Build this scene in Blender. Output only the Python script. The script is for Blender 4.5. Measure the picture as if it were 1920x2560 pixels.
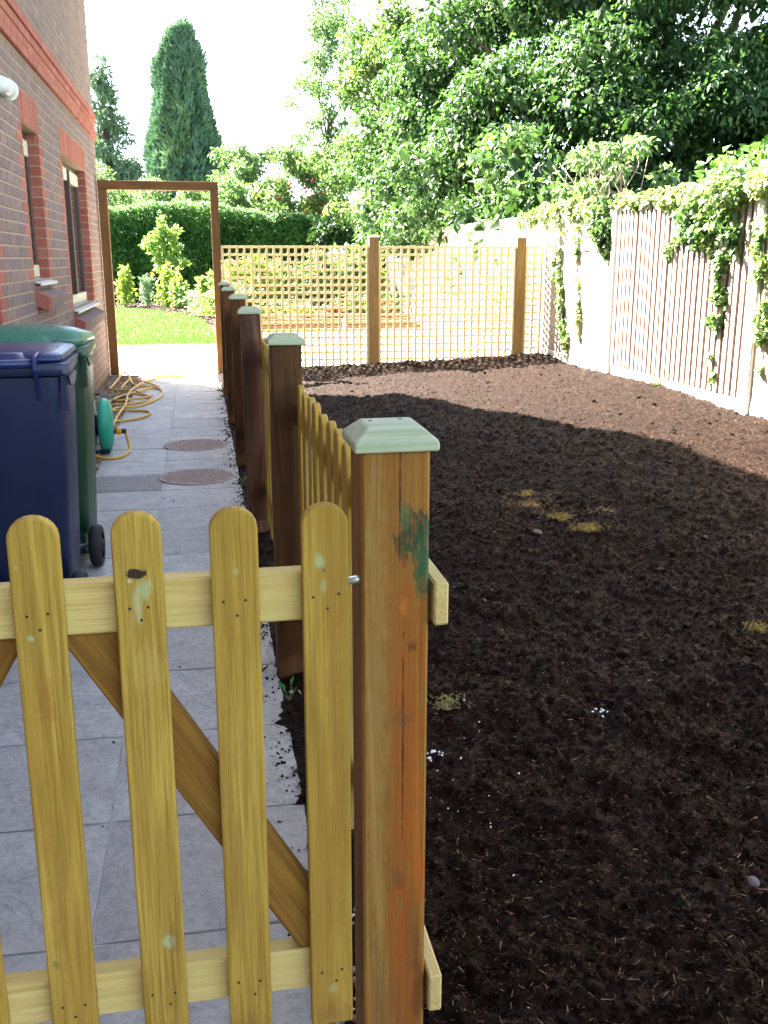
import bpy, math, random
import numpy as np
from mathutils import Vector, Matrix, Quaternion

random.seed(7)
rng = np.random.default_rng(11)
for o in list(bpy.data.objects):
    bpy.data.objects.remove(o, do_unlink=True)
S = bpy.context.scene
C = S.collection

# ------------------------------------------------------------------ camera
CAM_H = 1.42
cam_d = bpy.data.cameras.new('camera')
cam = bpy.data.objects.new('camera', cam_d)
C.objects.link(cam)
cam_d.sensor_fit = 'VERTICAL'
cam_d.sensor_height = 36.0
cam_d.lens = 33.93
cam_d.clip_start = 0.02
cam_d.clip_end = 2000
AX = Vector((0.98285406, -0.18438517, 0.0))
AU = Vector((0.04678653, 0.24939276, 0.96727156))
AF = Vector((0.17835053, 0.95068678, -0.25374343))
m = Matrix.Identity(4)
for i in range(3):
    m[i][0], m[i][1], m[i][2] = AX[i], AU[i], -AF[i]
m[2][3] = CAM_H
cam.matrix_world = m
S.camera = cam

# ------------------------------------------------------------------ sky, sun, exposure
SUN_EL = math.radians(45)
SUN_DIR = Vector((-0.68, 0.735, 0)).normalized()
w = bpy.data.worlds.new('World')
S.world = w
w.use_nodes = True
nt = w.node_tree
sky = nt.nodes.new('ShaderNodeTexSky')
sky.sky_type = 'NISHITA'
sky.sun_disc = False
sky.sun_elevation = SUN_EL
sky.sun_rotation = math.atan2(SUN_DIR.x, SUN_DIR.y)
sky.air_density = 0.65
sky.dust_density = 0.5
sky.ozone_density = 1.0
bg = nt.nodes['Background']
hs_ = nt.nodes.new('ShaderNodeHueSaturation')     # hazy white summer sky
hs_.inputs['Saturation'].default_value = 0.6
nt.links.new(sky.outputs[0], hs_.inputs['Color'])
nt.links.new(hs_.outputs[0], bg.inputs[0])
bg.inputs[1].default_value = 0.05
sl = bpy.data.lights.new('sun', 'SUN')
sl.energy = 5.0
sl.angle = math.radians(0.5)
sl.color = (1.0, 0.94, 0.84)
so = bpy.data.objects.new('sun', sl)
C.objects.link(so)
tv = Vector((-SUN_DIR.x*math.cos(SUN_EL), -SUN_DIR.y*math.cos(SUN_EL), -math.sin(SUN_EL)))
so.rotation_euler = tv.to_track_quat('-Z', 'Y').to_euler()
so.location = (-20, 22, 30)
S.view_settings.view_transform = 'Standard'
S.view_settings.look = 'None'
S.view_settings.gamma = 1
S.view_settings.use_curve_mapping = False
S.view_settings.exposure = 4.4
S.render.engine = 'CYCLES'
S.cycles.max_bounces = 8

# ------------------------------------------------------------------ helpers: objects
def tag(o, label=None, cat=None, group=None, kind=None):
    if label: o['label'] = label
    if cat: o['category'] = cat
    if group: o['group'] = group
    if kind: o['kind'] = kind
    return o

def empty(name, loc=(0, 0, 0), rz=0, label=None, cat=None, group=None):
    o = bpy.data.objects.new(name, None)
    o.empty_display_size = 0.1
    C.objects.link(o)
    o.location = loc
    o.rotation_euler = (0, 0, rz)
    return tag(o, label, cat, group)

def link(name, me, parent=None, loc=None, rot=None):
    o = bpy.data.objects.new(name, me)
    C.objects.link(o)
    if parent: o.parent = parent
    if loc is not None: o.location = loc
    if rot is not None: o.rotation_euler = rot
    return o

def bev(o, wd=0.003, seg=1):
    b = o.modifiers.new('bevel', 'BEVEL')
    b.width = wd
    b.segments = seg
    b.limit_method = 'ANGLE'
    b.angle_limit = math.radians(40)
    return o

class MB:
    def __init__(s):
        s.v, s.f, s.t = [], [], []
        s.tint = 0.0
    def add(s, vs, fs, tint=None):
        b = len(s.v)
        s.v += [tuple(x) for x in vs]
        for f in fs:
            s.f.append(tuple(b+i for i in f))
            s.t.append(s.tint if tint is None else tint)
    def box(s, x0, x1, y0, y1, z0, z1, tint=None, M=None):
        vs = [(x, y, z) for z in (z0, z1) for y in (y0, y1) for x in (x0, x1)]
        if M is not None: vs = [tuple(M @ Vector(p)) for p in vs]
        s.add(vs, [(0, 2, 3, 1), (4, 5, 7, 6), (0, 1, 5, 4), (2, 6, 7, 3), (0, 4, 6, 2), (1, 3, 7, 5)], tint)
    def bar(s, a, b, w1, h1, upv=(0, 0, 1), tint=None):
        a, b = Vector(a), Vector(b)
        d = (b-a).normalized()
        u = Vector(upv)
        sd = d.cross(u).normalized()
        u = sd.cross(d).normalized()
        vs = []
        for p in (a, b):
            for i, j in ((-1, -1), (1, -1), (1, 1), (-1, 1)):
                vs.append(p + sd*i*w1/2 + u*j*h1/2)
        s.add(vs, [(3, 2, 1, 0), (4, 5, 6, 7), (0, 1, 5, 4), (1, 2, 6, 5), (2, 3, 7, 6), (3, 0, 4, 7)], tint)
    def tube(s, pts, r, n=8, cap=True, tint=None):
        pts = [Vector(p) for p in pts]
        if not hasattr(r, '__len__'): r = [r]*len(pts)
        b = []
        prev = None
        for i, p in enumerate(pts):
            if i == 0: d = pts[1]-pts[0]
            elif i == len(pts)-1: d = pts[-1]-pts[-2]
            else: d = pts[i+1]-pts[i-1]
            d = d.normalized() if d.length > 1e-9 else Vector((0, 0, 1))
            if prev is None:
                u = Vector((0, 0, 1)) if abs(d.z) < .9 else Vector((1, 0, 0))
                u = (u - d*u.dot(d)).normalized()
            else:
                u = prev - d*prev.dot(d)
                u = u.normalized() if u.length > 1e-6 else d.orthogonal().normalized()
            prev = u
            q = d.cross(u)
            for k in range(n):
                a = 2*math.pi*k/n
                b.append(p + (u*math.cos(a)+q*math.sin(a))*r[i])
        fs = []
        for i in range(len(pts)-1):
            for k in range(n):
                fs.append((i*n+k, i*n+(k+1) % n, (i+1)*n+(k+1) % n, (i+1)*n+k))
        if cap:
            fs.append(tuple(range(n-1, -1, -1)))
            fs.append(tuple((len(pts)-1)*n+k for k in range(n)))
        s.add(b, fs, tint)
    def loft(s, rings, closed=True, capb=True, capt=True, tint=None):
        n = len(rings[0])
        vs = [p for r in rings for p in r]
        fs = []
        for i in range(len(rings)-1):
            for k in range(n if closed else n-1):
                fs.append((i*n+k, i*n+(k+1) % n, (i+1)*n+(k+1) % n, (i+1)*n+k))
        if capb: fs.append(tuple(range(n-1, -1, -1)))
        if capt: fs.append(tuple((len(rings)-1)*n+k for k in range(n)))
        s.add(vs, fs, tint)
    def lathe(s, prof, n=24, axis='Z', c=(0, 0, 0), capb=True, capt=True, tint=None):
        rings = []
        for r, h in prof:
            ring = []
            for k in range(n):
                a = 2*math.pi*k/n
                x, y = r*math.cos(a), r*math.sin(a)
                p = {'Z': (x, y, h), 'X': (h, x, y), 'Y': (y, h, x)}[axis]
                ring.append((p[0]+c[0], p[1]+c[1], p[2]+c[2]))
            rings.append(ring)
        s.loft(rings, True, capb, capt, tint)
    def prism(s, poly, d0, d1, axis='Y', tint=None):
        n = len(poly)
        f = {'Y': lambda a, b, d: (a, d, b), 'X': lambda a, b, d: (d, a, b), 'Z': lambda a, b, d: (a, b, d)}[axis]
        vs = [f(a, b, d0) for a, b in poly]+[f(a, b, d1) for a, b in poly]
        fs = [tuple(range(n)), tuple(range(2*n-1, n-1, -1))]
        fs += [(i, n+i, n+(i+1) % n, (i+1) % n) for i in range(n)]
        s.add(vs, fs, tint)
    def mesh(s, name, mat, smooth=False):
        me = bpy.data.meshes.new(name)
        me.from_pydata(s.v, [], s.f)
        if any(s.t):
            at = me.attributes.new('tint', 'FLOAT', 'FACE')
            at.data.foreach_set('value', s.t)
        if isinstance(mat, (list, tuple)):
            for q in mat: me.materials.append(q)
        else: me.materials.append(mat)
        import bmesh
        bm = bmesh.new()
        bm.from_mesh(me)
        bmesh.ops.recalc_face_normals(bm, faces=bm.faces)
        bm.to_mesh(me)
        bm.free()
        if smooth:
            me.polygons.foreach_set('use_smooth', [True]*len(me.polygons))
        me.update()
        return me
    def build(s, name, mat, parent=None, smooth=False, loc=None, rot=None):
        return link(name, s.mesh(name, mat, smooth), parent, loc, rot)

def np_mesh(name, V, F, mat, tint=None, smooth=False):
    """V (n,3) float, F (m,k) int, k = 3 or 4"""
    me = bpy.data.meshes.new(name)
    V = np.asarray(V, dtype=np.float32)
    F = np.asarray(F, dtype=np.int32)
    k = F.shape[1]
    me.vertices.add(len(V))
    me.vertices.foreach_set('co', V.ravel())
    me.loops.add(F.size)
    me.loops.foreach_set('vertex_index', F.ravel())
    me.polygons.add(len(F))
    me.polygons.foreach_set('loop_start', np.arange(0, F.size, k, dtype=np.int32))
    me.polygons.foreach_set('loop_total', np.full(len(F), k, dtype=np.int32))
    if smooth: me.polygons.foreach_set('use_smooth', np.ones(len(F), dtype=bool))
    me.update(calc_edges=True)
    if tint is not None:
        at = me.attributes.new('tint', 'FLOAT', 'FACE')
        at.data.foreach_set('value', np.asarray(tint, dtype=np.float32))
    me.materials.append(mat)
    return me

# value noise for relief
def _h(ix, iy, s):
    h = (ix.astype(np.int64)*374761393 + iy.astype(np.int64)*668265263 + s*69069) & 0xffffffff
    h = ((h ^ (h >> 13))*1274126177) & 0xffffffff
    h = h ^ (h >> 16)
    return (h & 0xffffff)/float(0xffffff)
def vn(x, y, s=0):
    x, y = np.asarray(x, float), np.asarray(y, float)
    ix, iy = np.floor(x), np.floor(y)
    fx, fy = x-ix, y-iy
    fx, fy = fx*fx*(3-2*fx), fy*fy*(3-2*fy)
    a, b = _h(ix, iy, s), _h(ix+1, iy, s)
    c, d = _h(ix, iy+1, s), _h(ix+1, iy+1, s)
    return (a*(1-fx)+b*fx)*(1-fy)+(c*(1-fx)+d*fx)*fy
def fbm(x, y, o=4, s=0):
    t, a, q = 0, 1., 0
    for i in range(o):
        t = t+a*vn(x*2**i, y*2**i, s+i*17); q += a; a *= .5
    return t/q

# ------------------------------------------------------------------ helpers: materials
class N:
    def __init__(s, name):
        s.m = bpy.data.materials.new(name)
        s.m.use_nodes = True
        s.t = s.m.node_tree
        s.b = s.t.nodes['Principled BSDF']
        s.out = s.t.nodes['Material Output']
    def n(s, ty, **kw):
        x = s.t.nodes.new('ShaderNode'+ty)
        for k, v in kw.items(): setattr(x, k, v)
        return x
    def l(s, a, b): s.t.links.new(a, b)
    def inp(s, sock, v):
        if hasattr(v, 'is_output') or hasattr(v, 'links'): s.l(v, sock)
        else: sock.default_value = v
    def math(s, op, a, b=0.0, clamp=False):
        x = s.n('Math', operation=op)
        x.use_clamp = clamp
        s.inp(x.inputs[0], a); s.inp(x.inputs[1], b)
        return x.outputs[0]
    def vmath(s, op, a, b):
        x = s.n('VectorMath', operation=op)
        s.inp(x.inputs[0], a); s.inp(x.inputs[1], b)
        return x.outputs[0]
    def coord(s, rand=True, which='Object'):
        tc = s.n('TexCoord').outputs[which]
        if not rand: return tc
        oi = s.n('ObjectInfo').outputs['Random']
        cx = s.n('CombineXYZ')
        for i, k in enumerate((37., 53., 91.)): s.l(s.math('MULTIPLY', oi, k), cx.inputs[i])
        return s.vmath('ADD', tc, cx.outputs[0])
    def noise(s, co, scale=5., detail=4., rough=.55, st=(1, 1, 1), dist=0.):
        mp = s.n('Mapping')
        mp.inputs['Scale'].default_value = st
        s.l(co, mp.inputs['Vector'])
        x = s.n('TexNoise')
        s.l(mp.outputs[0], x.inputs['Vector'])
        x.inputs['Scale'].default_value = scale
        x.inputs['Detail'].default_value = detail
        x.inputs['Roughness'].default_value = rough
        x.inputs['Distortion'].default_value = dist
        return x.outputs['Fac']
    def ramp(s, fac, stops, interp='LINEAR'):
        x = s.n('ValToRGB')
        x.color_ramp.interpolation = interp
        el = x.color_ramp.elements
        while len(el) < len(stops): el.new(.5)
        for e, (p, c) in zip(el, stops):
            e.position = p
            e.color = (c[0], c[1], c[2], 1) if hasattr(c, '__len__') else (c, c, c, 1)
        s.l(fac, x.inputs[0])
        return x.outputs[0]
    def mix(s, fac, a, b, mode='MIX'):
        x = s.n('Mix', data_type='RGBA', blend_type=mode)
        s.inp(x.inputs[0], fac)
        for sock, v in ((x.inputs[6], a), (x.inputs[7], b)):
            if isinstance(v, tuple): sock.default_value = (v[0], v[1], v[2], 1)
            else: s.l(v, sock)
        return x.outputs[2]
    def bump(s, h, st=.3, dist=.01):
        x = s.n('Bump')
        x.inputs['Strength'].default_value = st
        x.inputs['Distance'].default_value = dist
        s.l(h, x.inputs['Height'])
        s.l(x.outputs[0], s.b.inputs['Normal'])
    def fin(s, col=None, rough=.6, spec=.3, metal=0.):
        if col is not None:
            if isinstance(col, tuple): s.b.inputs['Base Color'].default_value = (*col, 1)
            else: s.l(col, s.b.inputs['Base Color'])
        s.inp(s.b.inputs['Roughness'], rough)
        s.b.inputs['Specular IOR Level'].default_value = spec
        s.b.inputs['Metallic'].default_value = metal
        return s.m

def plain(name, c1, c2, scale=20, rough=.6, spec=.3, bump=0., bs=60, st=(1, 1, 1), metal=0., rand=True):
    k = N(name)
    co = k.coord(rand)
    f = k.noise(co, scale, 5, .6, st)
    col = k.ramp(f, [(.3, c1), (.7, c2)])
    if bump: k.bump(k.noise(co, bs, 4, .6), bump, .01)
    return k.fin(col, rough, spec, metal)

def wood(name, light, dark, streak, axis=2, rough=.62, spots=(), ring=.55, stain=None, stainamt=.5):
    """sawn treated softwood, grain along a local axis; spots = (u, v, ru, rv, colour, strength) in local x/z"""
    k = N(name)
    raw = k.coord(False)
    co = k.coord(True)
    def st(a, l):
        q = [a, a, a]; q[axis] = l; return tuple(q)
    low = k.noise(co, 1., 2, .5, st(9, .55), .6)
    rings = k.math('SINE', k.math('MULTIPLY', low, 46.))
    rings = k.math('MULTIPLY', k.math('ADD', rings, 1.), .5)
    fine = k.noise(co, 1., 5, .7, st(170, 5.))
    big = k.noise(co, 1., 3, .5, st(5, 1.6))
    col = k.mix(k.math('MULTIPLY', k.math('POWER', rings, 2.2), ring), light, dark)
    col = k.mix(k.ramp(fine, [(.40, 0.), (.66, .8)]), col, dark)
    col = k.mix(k.ramp(big, [(.45, 0.), (.68, .75)]), col, streak)
    blot = k.noise(co, 7., 4, .6, st(1, .4))
    col = k.mix(k.ramp(blot, [(.35, .28), (.62, 0.)]), col, dark)
    if stain is not None:
        sn = k.noise(co, 1., 4, .6, st(7, 1.1), .8)
        col = k.mix(k.ramp(sn, [(.5, 0.), (.66, stainamt)]), col, stain)
    if spots:
        sep = k.n('SeparateXYZ'); k.l(raw, sep.inputs[0])
        wob = k.math('MULTIPLY', k.math('SUBTRACT', k.noise(raw, 60., 5, .7, (1, 1, .4)), .5), 3.2)
        ha, va = (0, 2)
        for (u, v, ru, rv, c, sgt) in spots:
            du = k.math('DIVIDE', k.math('SUBTRACT', sep.outputs[ha], u), ru)
            dv = k.math('DIVIDE', k.math('SUBTRACT', sep.outputs[va], v), rv)
            d = k.math('SQRT', k.math('ADD', k.math('MULTIPLY', du, du), k.math('MULTIPLY', dv, dv)))
            d = k.math('ADD', d, wob)
            col = k.mix(k.ramp(d, [(.8, sgt), (1.0, 0.)] if sgt > .9 else [(.35, sgt), (1.15, 0.)]), col, c)
    k.bump(k.math('ADD', k.math('MULTIPLY', fine, .7), k.math('MULTIPLY', rings, .3)), .6, .006)
    return k.fin(col, rough+.1, .2)

def leafmat(name, stops, trans=.35, rough=.42, spec=.45):
    k = N(name)
    at = k.n('Attribute', attribute_name='tint')
    col = k.ramp(at.outputs['Fac'], stops)
    k.fin(col, rough, spec)
    tr = k.n('BsdfTranslucent')
    tc = k.mix(.35, col, (.16, .34, .04), 'MIX')
    k.l(tc, tr.inputs[0])
    mx = k.n('MixShader')
    mx.inputs[0].default_value = trans
    k.l(k.b.outputs[0], mx.inputs[1])
    k.l(tr.outputs[0], mx.inputs[2])
    k.l(mx.outputs[0], k.out.inputs[0])
    return k.m

# wood family
M_PICK = wood('wood_picket', (.43, .275, .045), (.19, .105, .014), (.28, .145, .02), ring=.35)
M_RAIL = wood('wood_rail_pale', (.60, .47, .18), (.42, .29, .08), (.53, .41, .15), axis=0, ring=.4)
M_RAILY = wood('wood_rail_pale_long', (.56, .44, .19), (.42, .29, .10), (.48, .36, .14), axis=1, ring=.4)
M_BRACE = wood('wood_brace', (.27, .14, .02), (.13, .055, .009), (.18, .08, .012), axis=0, ring=.5)
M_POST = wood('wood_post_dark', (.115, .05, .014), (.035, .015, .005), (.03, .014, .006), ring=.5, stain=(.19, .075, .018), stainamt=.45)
M_FPICK = wood('wood_fence_picket', (.46, .31, .055), (.22, .13, .02), (.34, .19, .03), ring=.4, stain=(.33, .36, .19), stainamt=.4)
M_ARCH = wood('wood_arch', (.17, .085, .028), (.08, .036, .011), (.11, .055, .018), ring=.5)
M_ARCHX = wood('wood_arch_beam', (.17, .085, .028), (.08, .036, .011), (.11, .055, .018), axis=0, ring=.5)
M_TPOST = wood('wood_trellis_post', (.34, .22, .075), (.17, .09, .03), (.22, .12, .04), ring=.55)
M_SLAT = wood('wood_trellis_slat', (.74, .60, .33), (.58, .43, .20), (.68, .53, .27), ring=.3)
M_SLATX = wood('wood_trellis_cross', (.74, .60, .33), (.58, .43, .20), (.68, .53, .27), axis=0, ring=.3)
M_BOARD = wood('wood_weathered_board', (.43, .385, .335), (.24, .20, .165), (.36, .31, .26), ring=.3)
M_FPOST = plain('concrete_post', (.50, .48, .42), (.62, .60, .54), 30, .85, .15, .3, 90)
M_GBOARD = plain('concrete_gravel_board', (.50, .48, .41), (.62, .60, .53), 14, .85, .15, .3, 90)
M_CAP = wood('wood_cap_green', (.42, .46, .33), (.27, .31, .19), (.37, .41, .27), axis=0, ring=.5)
M_SLEEP = wood('wood_sleeper', (.22, .13, .07), (.11, .06, .03), (.17, .10, .05), axis=0, ring=.4)

GREEN = (.10, .22, .085)
DKGREEN = (.012, .045, .02)
PALEG = (.33, .42, .22)
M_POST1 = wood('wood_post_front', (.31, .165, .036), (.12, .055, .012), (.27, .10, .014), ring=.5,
               spots=[(.030, 1.03, .030, .046, DKGREEN, .95), (.041, .985, .020, .055, (.02, .075, .032), .95), (.012, 1.062, .012, .026, (.04, .11, .045), .7),
                      (.022, .66, .036, .42, (.27, .07, .007), .8), (.018, .30, .036, .28, (.27, .065, .006), .8), (.034, .55, .010, .2, (.36, .10, .01), .6), (.038, .25, .012, .12, (.10, .035, .008), .7), (.006, 1.09, .0012, .10, (.03, .014, .006), .93), (.012, .70, .0012, .18, (.03, .014, .006), .93), (-.028, 1.10, .0010, .07, (.04, .02, .008), .93),
                      (.024, .862, .009, .011, (.09, .03, .012), .85), (.012, .925, .010, .016, (.40, .12, .02), .8),
                      (.010, .745, .020, .020, (.13, .06, .02), .6), (.006, .47, .014, .022, (.11, .055, .02), .6),
                      (-.03, .80, .022, .6, (.27, .18, .055), .45), (.028, .36, .014, .11, (.12, .065, .02), .5), (-.01, .22, .05, .10, (.15, .085, .03), .4)])
PK = [  # spots of the gate's pickets, right to left
    [(-.008, 1.003, .010, .016, PALEG, .65), (-.003, .990, .005, .006, (.13, .12, .06), .8), (-.003, .966, .007, .014, PALEG, .4), (.014, .70, .02, .35, (.25, .13, .025), .45), (.0, .28, .010, .014, (.30, .36, .16), .45), (0, .235, .05, .03, (.22, .11, .025), .6)],
    [(.002, .995, .005, .008, PALEG, .45), (.006, .80, .012, .2, (.30, .17, .03), .4), (-.015, .60, .012, .25, (.27, .15, .03), .4), (0, .235, .05, .035, (.22, .11, .025), .6)],
    [(.006, .978, .014, .020, PALEG, .6), (-.002, 1.000, .014, .009, (.035, .02, .012), 1.), (.006, 1.008, .006, .005, (.36, .20, .05), .8), (-.012, .990, .004, .005, (.5, .46, .3), .7), (-.004, .955, .010, .035, (.38, .42, .22), .55), (.006, .86, .03, .05, (.47, .33, .10), .35), (.012, .405, .011, .013, PALEG, .7), (.02, .41, .008, .03, (.2, .09, .02), .5), (.0, .235, .05, .035, (.22, .11, .025), .6)],
    [(-.024, 1.018, .004, .004, PALEG, .7), (-.012, .915, .005, .005, PALEG, .7), (.0, .82, .02, .045, (.26, .12, .02), .45), (-.01, .55, .014, .2, (.26, .13, .025), .45), (-.02, .39, .008, .008, (.16, .13, .04), .7)],
]
M_GPK = [wood('wood_gate_picket_%d' % i, (.47, .31, .056), (.20, .112, .016), (.30, .165, .024), ring=.36, spots=s) for i, s in enumerate(PK)]

M_NAIL = plain('nail_dark', (.015, .012, .01), (.03, .02, .015), 50, .6)
M_STEEL = plain('galvanised_steel', (.55, .57, .60), (.68, .70, .72), 40, .35, .5, metal=.9)

# brickwork
def brickmat(name, stops, streak):
    k = N(name)
    at = k.n('Attribute', attribute_name='tint').outputs['Fac']
    oi = k.n('ObjectInfo').outputs['Random']
    f = k.math('FRACT', k.math('ADD', at, oi))
    geo = k.n('NewGeometry').outputs['Position']
    base = k.ramp(f, stops)
    n1 = k.noise(geo, 1., 4, .6, (30, 34, 9))
    col = k.mix(k.ramp(n1, [(.42, 0.), (.62, .8)]), base, streak)
    n2 = k.noise(geo, 90., 4, .7)
    col = k.mix(k.ramp(n2, [(.35, .5), (.6, 0.)]), col, (.07, .045, .04))
    k.bump(k.noise(geo, 140., 4, .7), .6, .006)
    return k.fin(col, .85, .15)
M_BRICK = brickmat('brick_multi', [(0, (.19, .145, .13)), (.2, (.26, .185, .155)), (.4, (.17, .135, .13)), (.6, (.30, .20, .155)), (.8, (.21, .16, .15)), (1, (.26, .165, .14))], (.135, .112, .112))
M_RED = brickmat('brick_red', [(0, (.32, .095, .06)), (.25, (.41, .145, .095)), (.5, (.27, .075, .05)), (.75, (.43, .17, .12)), (1, (.33, .10, .065))], (.30, .095, .07))
M_MORTAR = plain('mortar', (.27, .21, .145), (.37, .295, .20), 60, .95, .1, .5, 160)
kk = N('brick_far')
tx = kk.n('TexBrick')
mp = kk.n('Mapping'); mp.inputs['Rotation'].default_value = (math.radians(90), 0, math.radians(90))
geo = kk.n('NewGeometry').outputs['Position']
sp = kk.n('SeparateXYZ'); kk.l(geo, sp.inputs[0])
cx = kk.n('CombineXYZ'); kk.l(kk.math('ADD', sp.outputs[1], sp.outputs[0]), cx.inputs[0]); kk.l(sp.outputs[2], cx.inputs[1])
kk.l(cx.outputs[0], tx.inputs['Vector'])
tx.inputs['Scale'].default_value = 1.
tx.inputs['Brick Width'].default_value = .225
tx.inputs['Row Height'].default_value = .075
tx.inputs['Mortar Size'].default_value = .005
tx.inputs['Color1'].default_value = (.25, .15, .13, 1)
tx.inputs['Color2'].default_value = (.20, .13, .12, 1)
tx.inputs['Mortar'].default_value = (.38, .31, .22, 1)
kk.bump(kk.math('SUBTRACT', 1., tx.outputs['Fac']), .5, .01)
M_BRICKFAR = kk.fin(tx.outputs['Color'], .85, .15)
M_ROOF = plain('roof_tiles', (.12, .07, .05), (.19, .11, .08), 8, .9)
M_WFRAME = plain('window_frame_brown', (.035, .018, .014), (.05, .028, .02), 30, .4, .4)
M_WCREAM = plain('window_rail_cream', (.42, .42, .30), (.50, .50, .38), 30, .5, .4)
M_SILLM = plain('sill_painted_grey', (.42, .42, .40), (.52, .52, .49), 30, .5, .3)
kg = N('window_glass')
M_GLASS = kg.fin((.02, .025, .03), .03, .8)
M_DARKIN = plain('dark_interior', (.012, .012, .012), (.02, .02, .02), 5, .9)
M_WHITEPL = plain('white_plastic', (.42, .46, .46), (.52, .56, .56), 30, .4, .4)

# paving
def flagmat(name, c1, c2, c3):
    k = N(name)
    co = k.coord(True)
    a = k.noise(co, 7., 7, .7)
    b = k.noise(co, 42., 7, .8)
    c = k.noise(co, 120., 3, .7)
    col = k.ramp(a, [(.3, c1), (.55, c2), (.75, c3)])
    col = k.mix(k.ramp(b, [(.34, .75), (.50, 0.)]), col, (c1[0]*.62, c1[1]*.62, c1[2]*.62))
    col = k.mix(k.ramp(b, [(.54, 0.), (.70, .7)]), col, (.58, .58, .58))
    col = k.mix(k.ramp(c, [(.66, 0.), (.74, .6)]), col, (.62, .62, .62))
    # faint mineral veins
    v = k.noise(co, 2.0, 5, .6, dist=1.2)
    vn_ = k.math('ABSOLUTE', k.math('SUBTRACT', v, .5))
    col = k.mix(k.ramp(vn_, [(.0, .45), (.012, 0.)]), col, (.20, .19, .19))
    oi = k.n('ObjectInfo').outputs['Random']
    col = k.mix(k.math('MULTIPLY', oi, .40), col, (.27, .262, .25))
    hh = k.math('ADD', k.math('MULTIPLY', k.noise(co, 9., 6, .6), 1.), k.math('MULTIPLY', b, .45))
    k.bump(hh, 1., .022)
    return k.fin(col, .55, .4)
M_FLAG = flagmat('paving_flag', (.34, .34, .335), (.47, .47, .465), (.58, .58, .575))
M_FLAGD = flagmat('paving_flag_dark', (.15, .135, .13), (.185, .17, .165), (.22, .20, .195))
M_JOINT = plain('paving_mortar', (.38, .37, .34), (.47, .46, .43), 40, .9, .1, .4, 150)
M_PATIO = plain('patio_slab', (.46, .43, .38), (.56, .53, .47), 6, .85, .15, .2, 60)
M_COVER = plain('manhole_infill', (.20, .15, .13), (.33, .25, .215), 26, .8, .2, .5, 90)
M_COVERF = plain('manhole_frame', (.22, .18, .165), (.32, .27, .25), 40, .6, .3)

# soil
def soilmat(name, dk, md, lt, rough=.55, spec=.10):
    k = N(name)
    geo = k.n('NewGeometry').outputs['Position']
    a = k.noise(geo, 26., 8, .72)
    b = k.noise(geo, 3.2, 4, .6)
    c = k.noise(geo, 1., 5, .7, (130, 130, 60), .5)
    col = k.ramp(a, [(.32, dk), (.52, md), (.72, lt)])
    col = k.mix(k.ramp(b, [(.35, .35), (.6, 0.)]), col, dk)
    col = k.mix(k.ramp(c, [(.66, 0.), (.72, .55)]), col, (.14, .075, .04))
    f2 = k.noise(geo, 190., 4, .8)
    col = k.mix(k.ramp(f2, [(.36, .85), (.50, 0.)]), col, (dk[0]*.35, dk[1]*.35, dk[2]*.4))
    col = k.mix(k.ramp(f2, [(.56, 0.), (.70, .55)]), col, (lt[0]*1.15, lt[1]*1.05, lt[2]*1.05))
    hh = k.math('ADD', k.noise(geo, 60., 9, .8), k.math('MULTIPLY', f2, .7))
    k.bump(hh, 1., .04)
    k.b.inputs['Specular Tint'].default_value = (.75, .5, .36, 1)
    return k.fin(col, rough, spec)
M_SOIL = soilmat('soil', (.0045, .0019, .0016), (.018, .0082, .0056), (.092, .050, .031))
M_SOILB = soilmat('soil_far_bed', (.03, .016, .011), (.06, .032, .022), (.10, .06, .04))
M_CLOD = soilmat('soil_clod', (.0055, .0026, .0021), (.022, .0104, .007), (.097, .054, .034))
kf = N('soil_fibre')
M_FIBRE = kf.fin(kf.ramp(kf.n('Attribute', attribute_name='tint').outputs['Fac'], [(0, (.03, .014, .008)), (.55, (.13, .06, .03)), (.85, (.24, .13, .06)), (1, (.38, .27, .14))]), .8, .2)
M_MOSS = plain('dry_moss', (.22, .15, .04), (.42, .32, .10), 60, .9, .1, .8, 200)
M_STONE = plain('stone_grey', (.07, .06, .06), (.15, .13, .125), 30, .8, .2, .5, 80)
M_PERL = plain('perlite_white', (.62, .62, .60), (.78, .78, .76), 30, .8)
kv = N('gravel')
M_GRAVEL = kv.fin(kv.ramp(kv.n('Attribute', attribute_name='tint').outputs['Fac'], [(0, (.14, .10, .08)), (.35, (.26, .19, .14)), (.7, (.38, .31, .25)), (1, (.5, .46, .42))]), .8, .2)
M_LAWN = plain('lawn_grass', (.035, .15, .012), (.055, .19, .02), 3, .9, .1, .6, 90)
M_GROUND = plain('ground_grass', (.05, .09, .02), (.09, .13, .035), .6, .95, .1)

# plastics
def plastic(name, c, c2, rough=.38):
    k = N(name)
    co = k.coord(False)
    f = k.noise(co, 5., 6, .65, (1, 1, .35))
    col = k.mix(k.ramp(f, [(.4, 0.), (.75, .6)]), c, c2)
    s_ = k.noise(co, 40., 5, .7, (1, 1, .1))
    r = k.ramp(s_, [(.3, rough), (.7, rough+.18)])
    k.bump(k.noise(co, 260., 2, .5), .12, .002)
    return k.fin(col, r, .45)
M_BLUE = plastic('bin_blue_plastic', (.003, .011, .05), (.008, .02, .065), .36)
M_BLUEL = plastic('bin_blue_lid', (.003, .012, .075), (.009, .024, .095), .25)
M_GBIN = plastic('bin_green_plastic', (.006, .042, .018), (.015, .065, .03), .33)
M_GLID = plastic('bin_green_lid', (.04, .14, .095), (.09, .20, .15), .22)
M_RUBBER = plain('rubber_black', (.012, .012, .014), (.025, .025, .028), 30, .7, .3)
M_REEL = plastic('reel_green_plastic', (.010, .30, .19), (.015, .35, .23), .35)
M_HOSE = plain('hose_yellow', (.50, .30, .05), (.58, .37, .075), 20, .45, .4)
M_CONN = plain('connector_orange', (.70, .32, .01), (.75, .36, .015), 20, .4, .4)
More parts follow.
